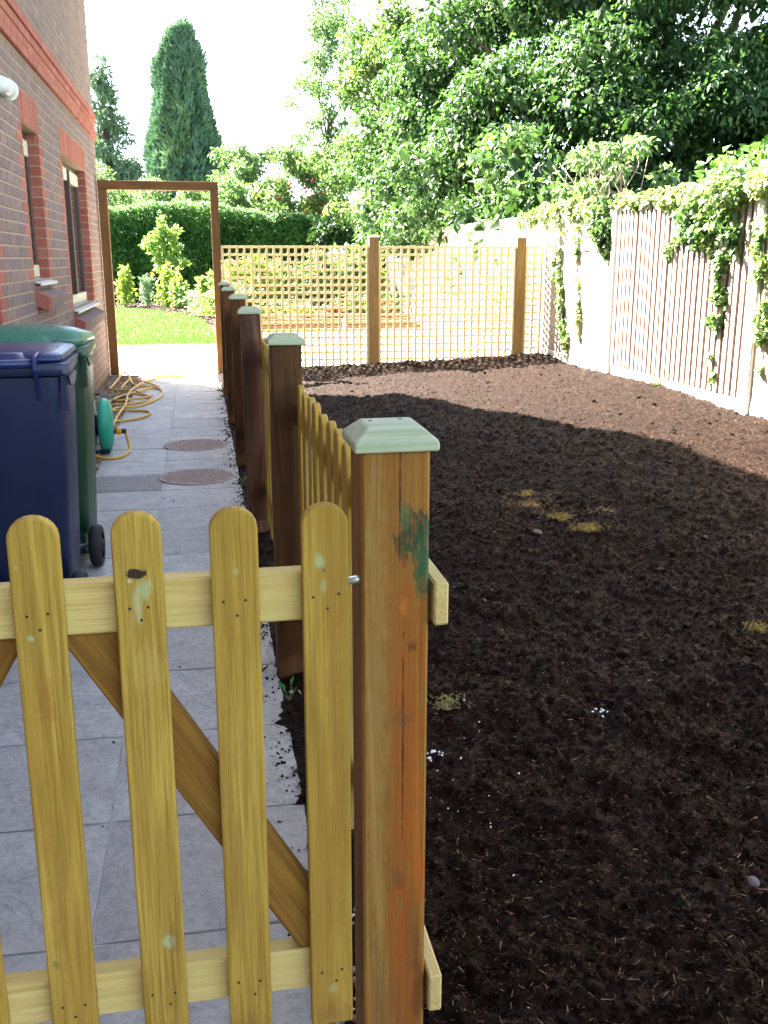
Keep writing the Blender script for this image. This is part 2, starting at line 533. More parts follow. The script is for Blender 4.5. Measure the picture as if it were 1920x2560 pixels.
M_CONNB = plain('connector_dark', (.012, .016, .03), (.02, .025, .04), 20, .4, .4)

# foliage
L_TREE = leafmat('leaf_big_tree', [(0, (.014, .042, .013)), (.4, (.030, .080, .022)), (.75, (.054, .118, .034)), (1, (.105, .17, .048))], .30, .46, .4)
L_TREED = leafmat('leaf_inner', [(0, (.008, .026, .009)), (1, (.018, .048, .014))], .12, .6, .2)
L_PALE = leafmat('leaf_pale_tree', [(0, (.07, .125, .05)), (.6, (.115, .185, .075)), (1, (.18, .25, .10))], .45)  # lightened: veiling glare over the far trees put into the leaf colour
L_OLIVE = leafmat('leaf_hazel', [(0, (.035, .07, .02)), (.6, (.075, .115, .032)), (1, (.15, .18, .055))], .4)
L_CON = leafmat('leaf_cypress', [(0, (.07, .135, .105)), (.6, (.105, .185, .14)), (1, (.17, .25, .13))], .10, .75, .15)  # paled leaf colour stands in for haze before the cypress
L_CON2 = leafmat('leaf_spruce', [(0, (.07, .12, .085)), (.6, (.11, .17, .12)), (1, (.18, .24, .12))], .15, .7, .2)
L_HEDGE = leafmat('leaf_hedge', [(0, (.022, .085, .018)), (.55, (.055, .155, .03)), (1, (.12, .24, .045))], .25, .5, .3)
L_IVY = leafmat('leaf_ivy', [(0, (.045, .10, .035)), (.4, (.13, .21, .06)), (.8, (.26, .32, .10)), (1, (.38, .38, .18))], .35, .35, .5)
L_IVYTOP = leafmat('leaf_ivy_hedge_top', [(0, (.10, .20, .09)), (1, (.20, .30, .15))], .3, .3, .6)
L_LIME = leafmat('leaf_lime', [(0, (.17, .26, .035)), (1, (.32, .38, .08))], .5)
L_SILVER = leafmat('leaf_silver', [(0, (.12, .20, .13)), (1, (.25, .33, .22))], .3)
L_YOUNG = leafmat('leaf_young_tree', [(0, (.13, .23, .045)), (1, (.26, .36, .09))], .5)
L_RED = leafmat('leaf_red', [(0, (.16, .02, .03)), (1, (.35, .06, .06))], .4)
L_WHITE = leafmat('petal_white', [(0, (.55, .55, .5)), (1, (.75, .75, .72))], .3)
L_ORANGE = leafmat('petal_orange', [(0, (.5, .20, .03)), (1, (.65, .32, .06))], .3)
L_PINK = leafmat('petal_pink', [(0, (.45, .06, .05)), (1, (.55, .12, .10))], .3)
L_YELLOWL = leafmat('leaf_yellow', [(0, (.45, .45, .04)), (1, (.6, .55, .08))], .4)
L_GRASS = leafmat('blade_grass', [(0, (.035, .15, .012)), (1, (.07, .21, .025))], .3)
M_BARK = plain('bark', (.06, .045, .035), (.12, .09, .07), 14, .95, .1, .6, 40, (1, 1, .3))
M_TWIG = plain('twig_pale', (.30, .23, .17), (.42, .34, .27), 30, .9)
M_STEM = plain('stem_green', (.10, .14, .04), (.16, .2, .06), 30, .8)

# ------------------------------------------------------------------ foliage builders
def norm(a):
    return a/np.maximum(np.linalg.norm(a, axis=1, keepdims=True), 1e-9)

def leaves(name, P, NR, L, W, mat, parent=None, droop=.3, out=.5, tint=None, spread=1., kind='stuff', fold=.25, lvar=.5):
    """one small folded leaf at each point"""
    n = len(P)
    if n == 0: return None
    rd = rng.normal(size=(n, 3))*spread
    a = norm(rd + NR*out*2 + np.array([0, 0, -1.])*droop*2)
    u = norm(rng.normal(size=(n, 3))*.8 + NR*1.2 + np.array([0, 0, .6]))
    sd = norm(np.cross(a, u))
    nn = np.cross(sd, a)
    l = (L*(1+lvar*rng.uniform(-1, 1, n)))[:, None]
    wd = l*(W/L)
    b = P
    tip = P + a*l - np.array([0, 0, 1.])*l*.12*droop
    mid = P + a*l*.45
    v0 = mid + sd*wd*.5 + nn*wd*fold
    v1 = mid - sd*wd*.5 + nn*wd*fold
    V = np.stack([b, v0, tip, v1], 1).reshape(-1, 3)
    i = np.arange(n)*4
    F = np.concatenate([np.stack([i, i+1, i+2], 1), np.stack([i, i+2, i+3], 1)])
    if tint is None: tint = rng.uniform(0, 1, n)
    t = np.concatenate([tint, tint])
    o = link(name, np_mesh(name, V, F, mat, t), parent)
    if kind: o['kind'] = kind
    return o

def on_blobs(blobs, n, inner=.62, up=0.):
    """random points in the outer shell of ellipsoids: (x,y,z,rx,ry,rz); returns points, outward normals, blob index"""
    B = np.array(blobs, float)
    area = (B[:, 3]*B[:, 4]+B[:, 4]*B[:, 5]+B[:, 3]*B[:, 5])
    idx = rng.choice(len(B), n, p=area/area.sum())
    d = norm(rng.normal(size=(n, 3)) + np.array([0, 0, up]))
    r = inner+(1.06-inner)*rng.uniform(0, 1, n)**.6
    P = B[idx, :3] + d*B[idx, 3:6]*r[:, None]
    NR = norm(d/B[idx, 3:6])
    return P, NR, idx

def limb(mb, a, b, r0, r1, sag=.0, n=5, wob=.06):
    a, b = Vector(a), Vector(b)
    ln = (b-a).length
    pts, rs = [], []
    for i in range(n+1):
        t = i/n
        p = a.lerp(b, t)
        if 0 < i < n:
            p += Vector((random.uniform(-1, 1), random.uniform(-1, 1), random.uniform(-1, 1)))*wob*ln
        p.z += sag*math.sin(math.pi*t)*ln
        pts.append(p); rs.append(r0+(r1-r0)*t)
    mb.tube(pts, rs, 6)

def tree(name, label, base, blobs, n, L, W, mat, trunk_r, group=None, droop=.3, out=.4, inner_n=0, inner_mat=None, barkm=None, fork=.35, inner=.6, inner_L=.3, up=.1, cat='tree'):
    e = empty(name, base, 0, label, cat, group)
    bx, by, bz = base
    loc = [(x-bx, y-by, z-bz, a, b, c) for x, y, z, a, b, c in blobs]
    mb = MB()
    cz = np.mean([q[2] for q in loc])
    cxm, cym = np.mean([q[0] for q in loc]), np.mean([q[1] for q in loc])
    fk = Vector((cxm*.3, cym*.3, max(.3, cz*fork)))
    limb(mb, (0, 0, -.1), fk, trunk_r*1.25, trunk_r*.8, n=4, wob=.03)
    for q in random.sample(loc, min(len(loc), 16)):
        limb(mb, fk, q[:3], trunk_r*.5, trunk_r*.08, sag=.06)
    mb.build('trunk', barkm or M_BARK, e, True)
    P, NR, idx = on_blobs(loc, n, inner, up)
    bt = rng.uniform(-.22, .22, len(loc))
    t = np.clip(rng.uniform(.15, .85, n)+bt[idx], 0, 1)
    leaves('crown', P, NR, L, W, mat, e, droop, out, t)
    if inner_n:
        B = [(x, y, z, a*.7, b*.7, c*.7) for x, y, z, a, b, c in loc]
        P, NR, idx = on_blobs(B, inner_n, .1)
        leaves('foliage_core', P, NR, inner_L, inner_L*.6, inner_mat or mat, e, .2, .2)
    return e

# ------------------------------------------------------------------ the setting: ground sheets
def sheet(name, x0, x1, y0, y1, z, mat):
    mb = MB()
    mb.add([(x0, y0, z), (x1, y0, z), (x1, y1, z), (x0, y1, z)], [(0, 1, 2, 3)])
    return tag(mb.build(name, mat), kind='structure')

sheet('ground', -600, 600, -300, 900, -.06, M_GROUND)
sheet('patio', -9, 4.48, 12.50, 17.05, -.004, M_PATIO)

# paved path: flags laid in two courses, a third one under the bins
path = empty('path')
tag(path, kind='structure')
mb = MB(); mb.add([(-1.128, -2.5, -.008), (.212, -2.5, -.008), (.212, 12.5, -.008), (-1.128, 12.5, -.008)], [(0, 1, 2, 3)])
mb.build('mortar_bed', M_JOINT, path)
flag_cols = [(-.742, -.292), (-.285, .215)]
def flag_mesh(w_, l_, nm, mat):
    nx, ny = 10, 10
    xs, ys = np.linspace(-w_/2, w_/2, nx), np.linspace(-l_/2, l_/2, ny)
    sd = random.randint(0, 9999)
    V = []
    for j in range(ny):
        for i in range(nx):
            z = (float(fbm(np.array(xs[i]*7+sd), np.array(ys[j]*7), 3, 5))-.5)*.006
            ex, ey = xs[i], ys[j]
            if i in (0, nx-1): ex += random.uniform(-.002, .002); z -= .003
            if j in (0, ny-1): ey += random.uniform(-.002, .002); z -= .003
            V.append((ex, ey, z))
    mb = MB()
    F = [(j*nx+i, j*nx+i+1, (j+1)*nx+i+1, (j+1)*nx+i) for j in range(ny-1) for i in range(nx-1)]
    b = len(V)
    ring = [i for i in range(nx)]+[j*nx+nx-1 for j in range(1, ny)]+[(ny-1)*nx+i for i in range(nx-2, -1, -1)]+[j*nx for j in range(ny-2, 0, -1)]
    V += [(V[q][0], V[q][1], -.05) for q in ring]
    F += [(ring[q], b+q, b+(q+1) % len(ring), ring[(q+1) % len(ring)]) for q in range(len(ring))]
    mb.add(V, F)
    return mb.mesh(nm, mat, False)
PITCH = .475
fm = {}
for ci, (a, b) in enumerate(flag_cols):
    fm[ci] = [flag_mesh(b-a, PITCH-.008, 'paving_flag', M_FLAG) for _ in range(4)]
fdark = flag_mesh(flag_cols[0][1]-flag_cols[0][0], PITCH-.008, 'paving_flag', M_FLAGD)
fm[2] = [flag_mesh(.375, PITCH-.008, 'paving_flag', M_FLAG)]
for r in range(-7, 23):
    yc = 1.85+(r+.5)*PITCH
    if yc > 12.45: break
    for ci, (a, b) in enumerate(flag_cols):
        me = fdark if (ci == 0 and r == 9) else random.choice(fm[ci])
        link('paving_flag', me, path, ((a+b)/2, yc, random.uniform(-.001, .0015)), (random.uniform(-.002, .002), random.uniform(-.002, .002), 0))
    if yc < 6.3:
        link('paving_flag', fm[2][0], path, (-.94, yc, random.uniform(-.001, .001)))

# gravel strip between wall and path
def rock_verts():
    t = (1+5**.5)/2
    v = np.array([(-1, t, 0), (1, t, 0), (-1, -t, 0), (1, -t, 0), (0, -1, t), (0, 1, t), (0, -1, -t), (0, 1, -t), (t, 0, -1), (t, 0, 1), (-t, 0, -1), (-t, 0, 1)], float)
    v /= np.linalg.norm(v[0])
    f = np.array([(0, 11, 5), (0, 5, 1), (0, 1, 7), (0, 7, 10), (0, 10, 11), (1, 5, 9), (5, 11, 4), (11, 10, 2), (10, 7, 6), (7, 1, 8), (3, 9, 4), (3, 4, 2), (3, 2, 6), (3, 6, 8), (3, 8, 9), (4, 9, 5), (2, 4, 11), (6, 2, 10), (8, 6, 7), (9, 8, 1)])
    return v, f
RV, RF = rock_verts()
def rocks(name, P, size, mat, flat=.6, rough=.3, smooth=False, tint=None, parent=None):
    n = len(P)
    q = rng.normal(size=(n, 4)); q /= np.linalg.norm(q, axis=1, keepdims=True)
    w_, x, y, z = q.T
    R = np.stack([1-2*(y*y+z*z), 2*(x*y-z*w_), 2*(x*z+y*w_), 2*(x*y+z*w_), 1-2*(x*x+z*z), 2*(y*z-x*w_), 2*(x*z-y*w_), 2*(y*z+x*w_), 1-2*(x*x+y*y)], 1).reshape(n, 3, 3)
    V = RV[None]*(1+rough*rng.uniform(-1, 1, (n, 12, 1)))
    V = V*np.stack([np.ones(n), rng.uniform(.6, 1, n), rng.uniform(.5, .9, n)], 1)[:, None, :]
    V = np.einsum('nij,nkj->nki', R, V)*np.asarray(size).reshape(-1, 1, 1)
    V[:, :, 2] *= flat
    V = V+P[:, None, :]
    F = RF[None]+np.arange(n)[:, None, None]*12
    t = np.repeat(rng.uniform(0, 1, n) if tint is None else tint, 20)
    return link(name, np_mesh(name, V.reshape(-1, 3), F.reshape(-1, 3), mat, t, smooth), parent)
n = 5200
P = np.stack([rng.uniform(-1.12, -.745, n), rng.uniform(6.35, 12.38, n), rng.uniform(-.012, .012, n)], 1)
o = rocks('gravel_strip', P, rng.uniform(.006, .016, n), M_GRAVEL)
tag(o, 'brown and grey gravel strip along the foot of the brick wall', 'gravel', kind='stuff')
mb = MB(); mb.add([(-1.128, 6.3, -.004), (-.743, 6.3, -.004), (-.743, 12.4, -.004), (-1.128, 12.4, -.004)], [(0, 1, 2, 3)])
tag(mb.build('gravel_base', plain('gravel_base', (.20, .15, .11), (.32, .25, .2), 60, .9)), kind='structure')
mb = MB(); mb.box(-1.125, -.76, 12.30, 12.36, -.05, .03)
tag(mb.build('kerb', M_FLAGD), kind='structure')

# ------------------------------------------------------------------ soil bed
def soil_h(x, y):
    base = .005 + .16*np.clip((x-.25)/4.2, 0, 1)**1.1 + .03*np.exp(-((y-12.2)/.35)**2)
    edge = np.clip((x-.20)/.25, 0, 1)
    lum = (fbm(x*1.1, y*1.1, 3, 3)-.5)*.07 + (fbm(x*6, y*6, 4, 9)-.5)*.05
    cl = np.abs(fbm(x*19, y*19, 3, 21)-.5)*.05
    cl2 = np.maximum(0, vn(x*27, y*27, 40)-.65)*.055
    cl3 = np.maximum(0, vn(x*60, y*60, 50)-.45)*.026
    return base + (lum + cl + cl2+cl3)*(.25+.75*edge) - .012*(1-edge)
ys = [0.55]
while ys[-1] < 12.5:
    ys.append(ys[-1]+max(.011, .0024*ys[-1]))
ys = np.array(ys)
xs = np.concatenate([np.linspace(.20, 2.4, 200), np.linspace(2.4, 4.49, 130)[1:]])
X, Y = np.meshgrid(xs, ys)
X = X+rng.uniform(-.002, .002, X.shape)
edge_w = (fbm(Y*3.1, Y*0+.5, 4, 77)-.5)*.14
ew2 = (fbm(Y[:, 0]*9, Y[:, 0]*0, 4, 78)-.5)*.12-.02
X[:, 0] += edge_w[:, 0]*.6+ew2; X[:, 1] += edge_w[:, 1]*.4+ew2*.8; X[:, 2] += ew2*.5
Z = soil_h(X, Y)
Z[:, 0] = -.01
V = np.stack([X, Y, Z], -1).reshape(-1, 3)
ny, nx = X.shape
I = (np.arange(ny-1)[:, None]*nx+np.arange(nx-1)[None]).ravel()
F = np.stack([I, I+1, I+nx+1, I+nx], 1)
soil = link('soil_bed', np_mesh('soil_bed', V, F, M_SOIL, smooth=False))
tag(soil, kind='structure')

# crumbs of soil, denser near, with some spilt on the path
def soil_points(n, x0=.3, x1=4.4, y0=.9, y1=12.4, pw=1.6):
    x = rng.uniform(x0, x1, n)
    y = y0+(y1-y0)*rng.uniform(0, 1, n)**pw
    return x, y
n = 26000
x, y = soil_points(n, x0=.22, pw=1.5)
sz = rng.uniform(.0025, .009, n)*(1+1.9*(rng.uniform(0, 1, n) > .97))
x2 = rng.uniform(.3, 2.7, 24000); y2 = 1.0+4.2*rng.uniform(0, 1, 24000)**1.3
x = np.concatenate([x, x2]); y = np.concatenate([y, y2]); sz = np.concatenate([sz, rng.uniform(.0025, .008, 24000)])
P = np.stack([x, y, soil_h(x, y)+sz*.15], 1)
o = rocks('soil_crumbs', P, sz, M_CLOD, .75, .4)
tag(o, 'dark loose crumbs lying all over the soil bed', 'soil crumbs', kind='stuff')
n = 2200
y = rng.uniform(1.6, 11.8, n)
x = .225-np.abs(rng.normal(0, .03, n))+(fbm(y*9, y*0, 4, 78)-.5)*.16+.015*(rng.uniform(0, 1, n) > .97)*-6
sz = rng.uniform(.0015, .006, n)*(1+1.2*(rng.uniform(0, 1, n) > .92))
x[:26] = rng.uniform(-.6, .12, 26); y[:26] = rng.uniform(1.8, 6, 26); sz[:26] = rng.uniform(.002, .007, 26)
o = rocks('spilt_soil', np.stack([x, y, sz*.4], 1), sz, M_CLOD, .7, .4)
tag(o, 'dark soil crumbs spilt along the path edge beside the picket fence', 'soil crumbs', kind='stuff')
# fibres in the mulch
n = 42000
x, y = soil_points(n, pw=1.9)
P = np.stack([x, y, soil_h(x, y)+.003], 1)
NR = np.tile([0, 0, 1.], (n, 1))
tt = rng.uniform(0, 1, n)**2.1
a = norm(rng.normal(size=(n, 3))*np.array([1, 1, .35]))
l = rng.uniform(.005, .026, n)[:, None]; wd = rng.uniform(.0005, .0014, n)[:, None]
sd = norm(np.cross(a, norm(rng.normal(size=(n, 3)))))
xq = 1.85+rng.normal(0, .16, 700); yq = 4.95+rng.normal(0, .28, 700)
P[:700] = np.stack([xq, yq, soil_h(xq, yq)+.006], 1); tt[:700] = rng.uniform(.7, 1, 700)
V = np.stack([P-a*l/2-sd*wd, P-a*l/2+sd*wd, P+a*l/2+sd*wd*.5, P+a*l/2-sd*wd*.5], 1)
V[:, :, 2] = np.maximum(V[:, :, 2], P[:, None, 2]-.001)+.002
F = (np.arange(n)*4)[:, None]+np.array([[0, 1, 2, 3]])
o = link('mulch_fibres', np_mesh('mulch_fibres', V.reshape(-1, 3), F, M_FIBRE, tt))
tag(o, 'thin brown straw and bark fibres scattered over the soil', 'mulch fibres', kind='stuff')
n = 60000
x = rng.uniform(.3, 3.6, n); y = 1.0+5.5*rng.uniform(0, 1, n)**1.4
P = np.stack([x, y, soil_h(x, y)+.003], 1)
a = norm(rng.normal(size=(n, 3))*np.array([1, 1, .5]))
l = rng.uniform(.003, .013, n)[:, None]; wd = rng.uniform(.0004, .0012, n)[:, None]
sd = norm(np.cross(a, norm(rng.normal(size=(n, 3)))))
V = np.stack([P-a*l/2-sd*wd, P-a*l/2+sd*wd, P+a*l/2+sd*wd*.5, P+a*l/2-sd*wd*.5], 1)
V[:, :, 2] += .0025
F = (np.arange(n)*4)[:, None]+np.array([[0, 1, 2, 3]])
o = link('fine_mulch', np_mesh('fine_mulch', V.reshape(-1, 3), F, M_FIBRE, rng.uniform(.0, .75, n)))
tag(o, 'fine dark brown peat shreds mixed into the soil surface', 'mulch fibres', kind='stuff')
# white perlite grains
n = 34
cl = np.array([(.60, 2.2), (.787, 2.0), (.66, 2.35), (.72, 2.02), (.8, 2.6), (1.1, 3.6), (.5, 3.3), (.55, 2.7)])
k_ = rng.integers(0, len(cl), n)
x = np.clip(cl[k_, 0]+rng.normal(0, .06, n), .45, 3); y = cl[k_, 1]+rng.normal(0, .12, n)
sz = rng.uniform(.0015, .0045, n)
o = rocks('perlite_grains', np.stack([x, y, soil_h(x, y)+sz], 1), sz, M_PERL, .8, .3)
tag(o, 'tiny white perlite grains sprinkled in the dark soil', 'perlite', kind='stuff')

def tuft(name, x, y, r, hgt, nb, mat, label, cat, parent=None, thick=.0012):
    """matted clump of dry moss or grass: a ragged mound of blades"""
    e = empty(name, (x, y, float(soil_h(np.array(x), np.array(y)))), 0, label, cat)
    mb = MB()
    for q in range(int(nb*1.8)):
        loose = q > nb
        a0, rr = random.uniform(0, 6.28), r*(random.uniform(0, 1)**.6 if not loose else random.uniform(.6, 1.9))
        p = Vector((rr*math.cos(a0), rr*math.sin(a0)*.8, max(.004, hgt*(1-(rr/r)**2)*random.uniform(.2, 1))+(.012 if loose else 0)))
        d = Vector((random.uniform(-1, 1), random.uniform(-1, 1), random.uniform(-.2, .7))).normalized()*random.uniform(.012, .03)
        mb.bar(p-d*.5, p+d*.5, thick*2, thick, (0, .3, 1))
    mb.build('strands', mat, e)['kind'] = 'stuff'
    m2 = MB()
    ring = []
    for j, (f, h) in enumerate(((.8, -.008), (.55, hgt*.25), (.25, hgt*.45))):
        ring.append([(r*f*math.cos(k*.785)*random.uniform(.8, 1.1), r*.8*f*math.sin(k*.785)*random.uniform(.8, 1.1), h) for k in range(8)])
    m2.loft(ring)
    m2.build('mound', mat, e)
    return e
tuft('moss_clump', 1.891, 4.449, .055, .035, 120, M_MOSS, 'brightest yellow clump of dry moss on the soil, nearest of the row', 'moss clump')
tuft('moss_clump', 1.831, 4.684, .045, .03, 80, M_MOSS, 'small yellow moss clump just behind the brightest clump', 'moss clump')
tuft('moss_clump', 1.80, 5.08, .09, .035, 130, plain('dry_moss_brown', (.13, .08, .03), (.30, .20, .07), 60, .9), 'loose brownish moss clump, widest on the soil bed', 'moss clump')
tuft('moss_clump', 1.87, 5.35, .05, .05, 70, M_MOSS, 'upright straw tuft behind the loose brown moss clump', 'moss clump')
tuft('moss_clump', 2.149, 4.818, .07, .025, 80, plain('dry_moss_pale', (.18, .12, .06), (.34, .24, .12), 60, .9), 'pale strawy tuft right of the row of moss clumps', 'moss clump')
tuft('moss_clump', 1.998, 3.066, .035, .03, 70, M_MOSS, 'small yellow moss clump at the right edge of the picture', 'moss clump')
tuft('moss_clump', .723, 2.731, .04, .03, 80, plain('dry_moss_green', (.15, .13, .04), (.28, .24, .09), 60, .9), 'greenish moss clump right of the front gate post', 'moss clump')
def stone(x, y, r, mat, label, name='stone'):
    z = float(soil_h(np.array(x), np.array(y)))
    o = rocks(name, np.array([[0, 0, 0.]]), [r], mat, .75, .12, True)
    sub = o.modifiers.new('sub', 'SUBSURF'); sub.levels = 1; sub.render_levels = 2
    o.location = (x, y, z+r*.45)
    return tag(o, label, 'stone')
stone(1.199, 1.752, .022, M_STONE, 'round grey stone on the soil at the lower right edge')
stone(1.636, 4.496, .035, M_STONE, 'bluish grey stone beside the yellow moss clumps')
stone(1.0, 3.9, .02, M_STONE, 'small grey stone in the soil right of the front post')
stone(2.4, 4.2, .022, M_STONE, 'small grey stone right of all the moss clumps')
for (x, y, s_, lb) in ((1.161, 2.583, .014, 'white crumbling chalk lump in the middle of the dark soil'), (.603, 2.449, .016, 'white chalk lump close to the right side of the front post')):
    e = empty('chalk_lump', (x, y, float(soil_h(np.array(x), np.array(y)))), 0, lb, 'chalk lump')
    pp = rng.normal(0, .016, (9, 3)); pp[:, 2] = np.abs(pp[:, 2])*.4
    for i in range(9):
        rocks('fragment', pp[i:i+1], [s_*random.uniform(.25, .6)], M_PERL, .8, .3, parent=e)

n = 260
P = np.stack([rng.uniform(.17, .30, n), rng.uniform(1.15, 1.85, n), rng.uniform(.004, .016, n)], 1)
o = rocks('gate_gravel', P, rng.uniform(.004, .010, n), M_GRAVEL)
tag(o, 'small pale gravel at the foot of the front gate post', 'gravel', kind='stuff')

# ------------------------------------------------------------------ house
house = empty('brick_house', (-1.13, 12.65, 0), 0, 'two-storey house of purple-brown brick with red brick bands and lintels', 'house')
HX, HY = -1.13, 12.65
def H(mb): # world -> house-local
    mb.v = [(a-HX, b-HY, c) for a, b, c in mb.v]
    return mb
EAVE = 4.5
def cproj(p):
    d = Vector(p)-Vector((0, 0, CAM_H))
    z = d.dot(AF)
    if z <= .05: return None
    return (960+2413*d.dot(AX)/z, 1280-2413*d.dot(AU)/z)
W1 = (7.35, 8.09, 1.275, 2.325)
W2 = (9.41, 11.28, .975, 2.325)
DOOR = (5.05, 6.05, 0., 2.1)
# masonry behind the brick faces (mortar), in pieces round the openings
mb = MB()
XF = HX-.004
ywl = 6.05
def mort(y0, y1, z0, z1): mb.box(XF-.10, XF, y0, y1, z0, z1)
mort(6.05, W1[0], 0, EAVE); mort(W1[1], W2[0], 0, EAVE); mort(W2[1], 12.645, 0, EAVE)
mort(W1[0], W1[1], 0, W1[2]); mort(W1[0], W1[1], W1[3], EAVE)
mort(W2[0], W2[1], 0, W2[2]); mort(W2[0], W2[1], W2[3], EAVE)
H(mb).build('mortar', M_MORTAR, house)
# rest of the wall, out of the picture
EAVE2, YR = 6.4, 11.2
mb = MB()
mb.box(HX-.2, HX, -7, 5.05, 0, EAVE); mb.box(HX-.2, HX, 5.05, 6.05, 2.1, EAVE)
mb.prism([(-7, EAVE), (12.64, EAVE), (12.64, EAVE+.02), (YR, EAVE2), (-7, EAVE2)], HX-.2, HX, 'X')
mb.box(-8.0, HX-.107, 12.45, 12.64, 0, EAVE); mb.box(-8.0, -7.8, -7, 12.45, 0, EAVE); mb.box(-7.8, HX-.21, -7, -6.8, 0, EAVE)
H(mb).build('wall', M_BRICKFAR, house)
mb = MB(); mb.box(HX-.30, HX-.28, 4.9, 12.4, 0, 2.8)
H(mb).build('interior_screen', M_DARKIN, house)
# door in the recess
mb = MB(); mb.box(HX-.17, HX-.12, 5.06, 6.04, .0, 2.09)
H(mb).build('door', M_WFRAME, house)
# roof: sloping far end, long ridge running away behind the camera
mb = MB()
mb.prism([(-7.2, EAVE2), (YR, EAVE2), (12.95, EAVE-.12), (12.95, EAVE+.02), (YR, EAVE2+.14), (-7.2, EAVE2+.14)], -8.3, HX+.12, 'X')
H(mb).build('roof', M_ROOF, house)

# individual bricks
def brick_geo(y0, y1, z0, z1, proud, ch=.004, depth=.03):
    """front (+X) brick face with worn arrises, in house-local coords"""
    xf = proud
    xb = -depth
    A = [(xb, y0, z0), (xb, y1, z0), (xb, y1, z1), (xb, y0, z1)]
    B = [(xf-ch, y0, z0), (xf-ch, y1, z0), (xf-ch, y1, z1), (xf-ch, y0, z1)]
    D = [(xf, y0+ch, z0+ch), (xf, y1-ch, z0+ch), (xf, y1-ch, z1-ch), (xf, y0+ch, z1-ch)]
    F = [(i, (i+1) % 4, 4+(i+1) % 4, 4+i) for i in range(4)]+[(4+i, 4+(i+1) % 4, 8+(i+1) % 4, 8+i) for i in range(4)]+[(8, 9, 10, 11)]
    return A+B+D, F
bricks = []   # (kind, y0,y1,z0,z1,proud)
CO = .075
JT = .005
ncourse = int(EAVE/CO)
WALL0, WALL1 = 6.05, 12.65
for c in range(ncourse):
    z0, z1 = c*CO+JT, (c+1)*CO-JT
    zc = (z0+z1)/2
    if 37 <= c <= 40:
        pr = .028 if c in (37, 40) else .018
        y = WALL0+(c % 2)*.1125-.225
        while y < WALL1:
            a, b = max(y+JT, WALL0), min(y+.225-JT, WALL1)
            if b-a > .03: bricks.append(('red', a, b, z0, z1, pr))
            y += .225
        continue
    segs = [(WALL0, WALL1, zc < 2.1, False)]
    for (a, b, q0, q1) in (W1, W2):
        new = []
        lint = q1 < zc < q1+.225
        inside = q0 < zc < q1
        sillz = q0-.075 < zc < q0
        for s0, s1, r0, r1 in segs:
            if (lint or inside) and s0 < a < s1:
                e_ = .06 if lint else 0
                new += [(s0, a-e_, r0, inside), (b+e_, s1, inside, r1)]
            else: new.append((s0, s1, r0, r1))
        segs = new
    for s0, s1, r0, r1 in segs:
        if r0:
            l_ = .215 if c % 2 else .1025
            bricks.append(('red', s0, s0+l_, z0, z1, 0)); s0 = s0+l_+2*JT
        if r1:
            l_ = .215 if c % 2 else .1025
            bricks.append(('red', s1-l_, s1, z0, z1, 0)); s1 = s1-l_-2*JT
        k0 = math.floor((s0-(c % 2)*.1125)/.225)
        y = k0*.225+(c % 2)*.1125
        cur = s0
        while cur < s1-.02:
            y += .225
            nx_ = min(y-JT, s1)
            if s1-nx_ < .05: nx_ = s1
            if nx_-cur > .045:
                bricks.append(('multi', cur, nx_, z0, z1, random.choice((0, 0, 0, .001, -.001))))
                cur = nx_+2*JT
            # else sliver: extend to next
for (a, b, q0, q1) in (W1, W2):    # soldier lintels
    n_ = round((b-a+.11)/.075)
    st = (b-a+.11)/n_
    for i in range(n_):
        bricks.append(('red', a-.055+i*st+.004, a-.055+(i+1)*st-.004, q1+JT, q1+.225-JT, .002))
score = []
for i, (kd, a, b, z0, z1, pr) in enumerate(bricks):
    p, q = cproj((HX, a, z0)), cproj((HX, b, z1))
    vis = p and q and q[0] > 4 and q[1] > 0 and p[1] < 2560
    if vis and p[1] > 830 and p[0] < 235: vis = False
    ar = abs((q[0]-p[0])*(p[1]-q[1])) if vis else -1
    score.append((ar, i))
score.sort(reverse=True)
single = set(i for s_, i in score[:300])
cache = {}
rest = {'multi': MB(), 'red': MB()}
for i, (kd, a, b, z0, z1, pr) in enumerate(bricks):
    mt = M_RED if kd == 'red' else M_BRICK
    if i in single:
        key = (kd, round(b-a, 3), round(z1-z0, 3), pr)
        if key not in cache:
            t = MB(); vs, fs = brick_geo(0, b-a, 0, z1-z0, pr); t.add(vs, fs)
            cache[key] = t.mesh('brick', mt)
        link('brick', cache[key], house, (0, a-HY, z0))
    else:
        vs, fs = brick_geo(a-HY, b-HY, z0, z1, pr)
        rest[kd].add(vs, fs, random.uniform(.01, 1))
rest['multi'].build('brickwork', M_BRICK, house)['kind'] = 'stuff'
rest['red'].build('red_brickwork', M_RED, house)['kind'] = 'stuff'

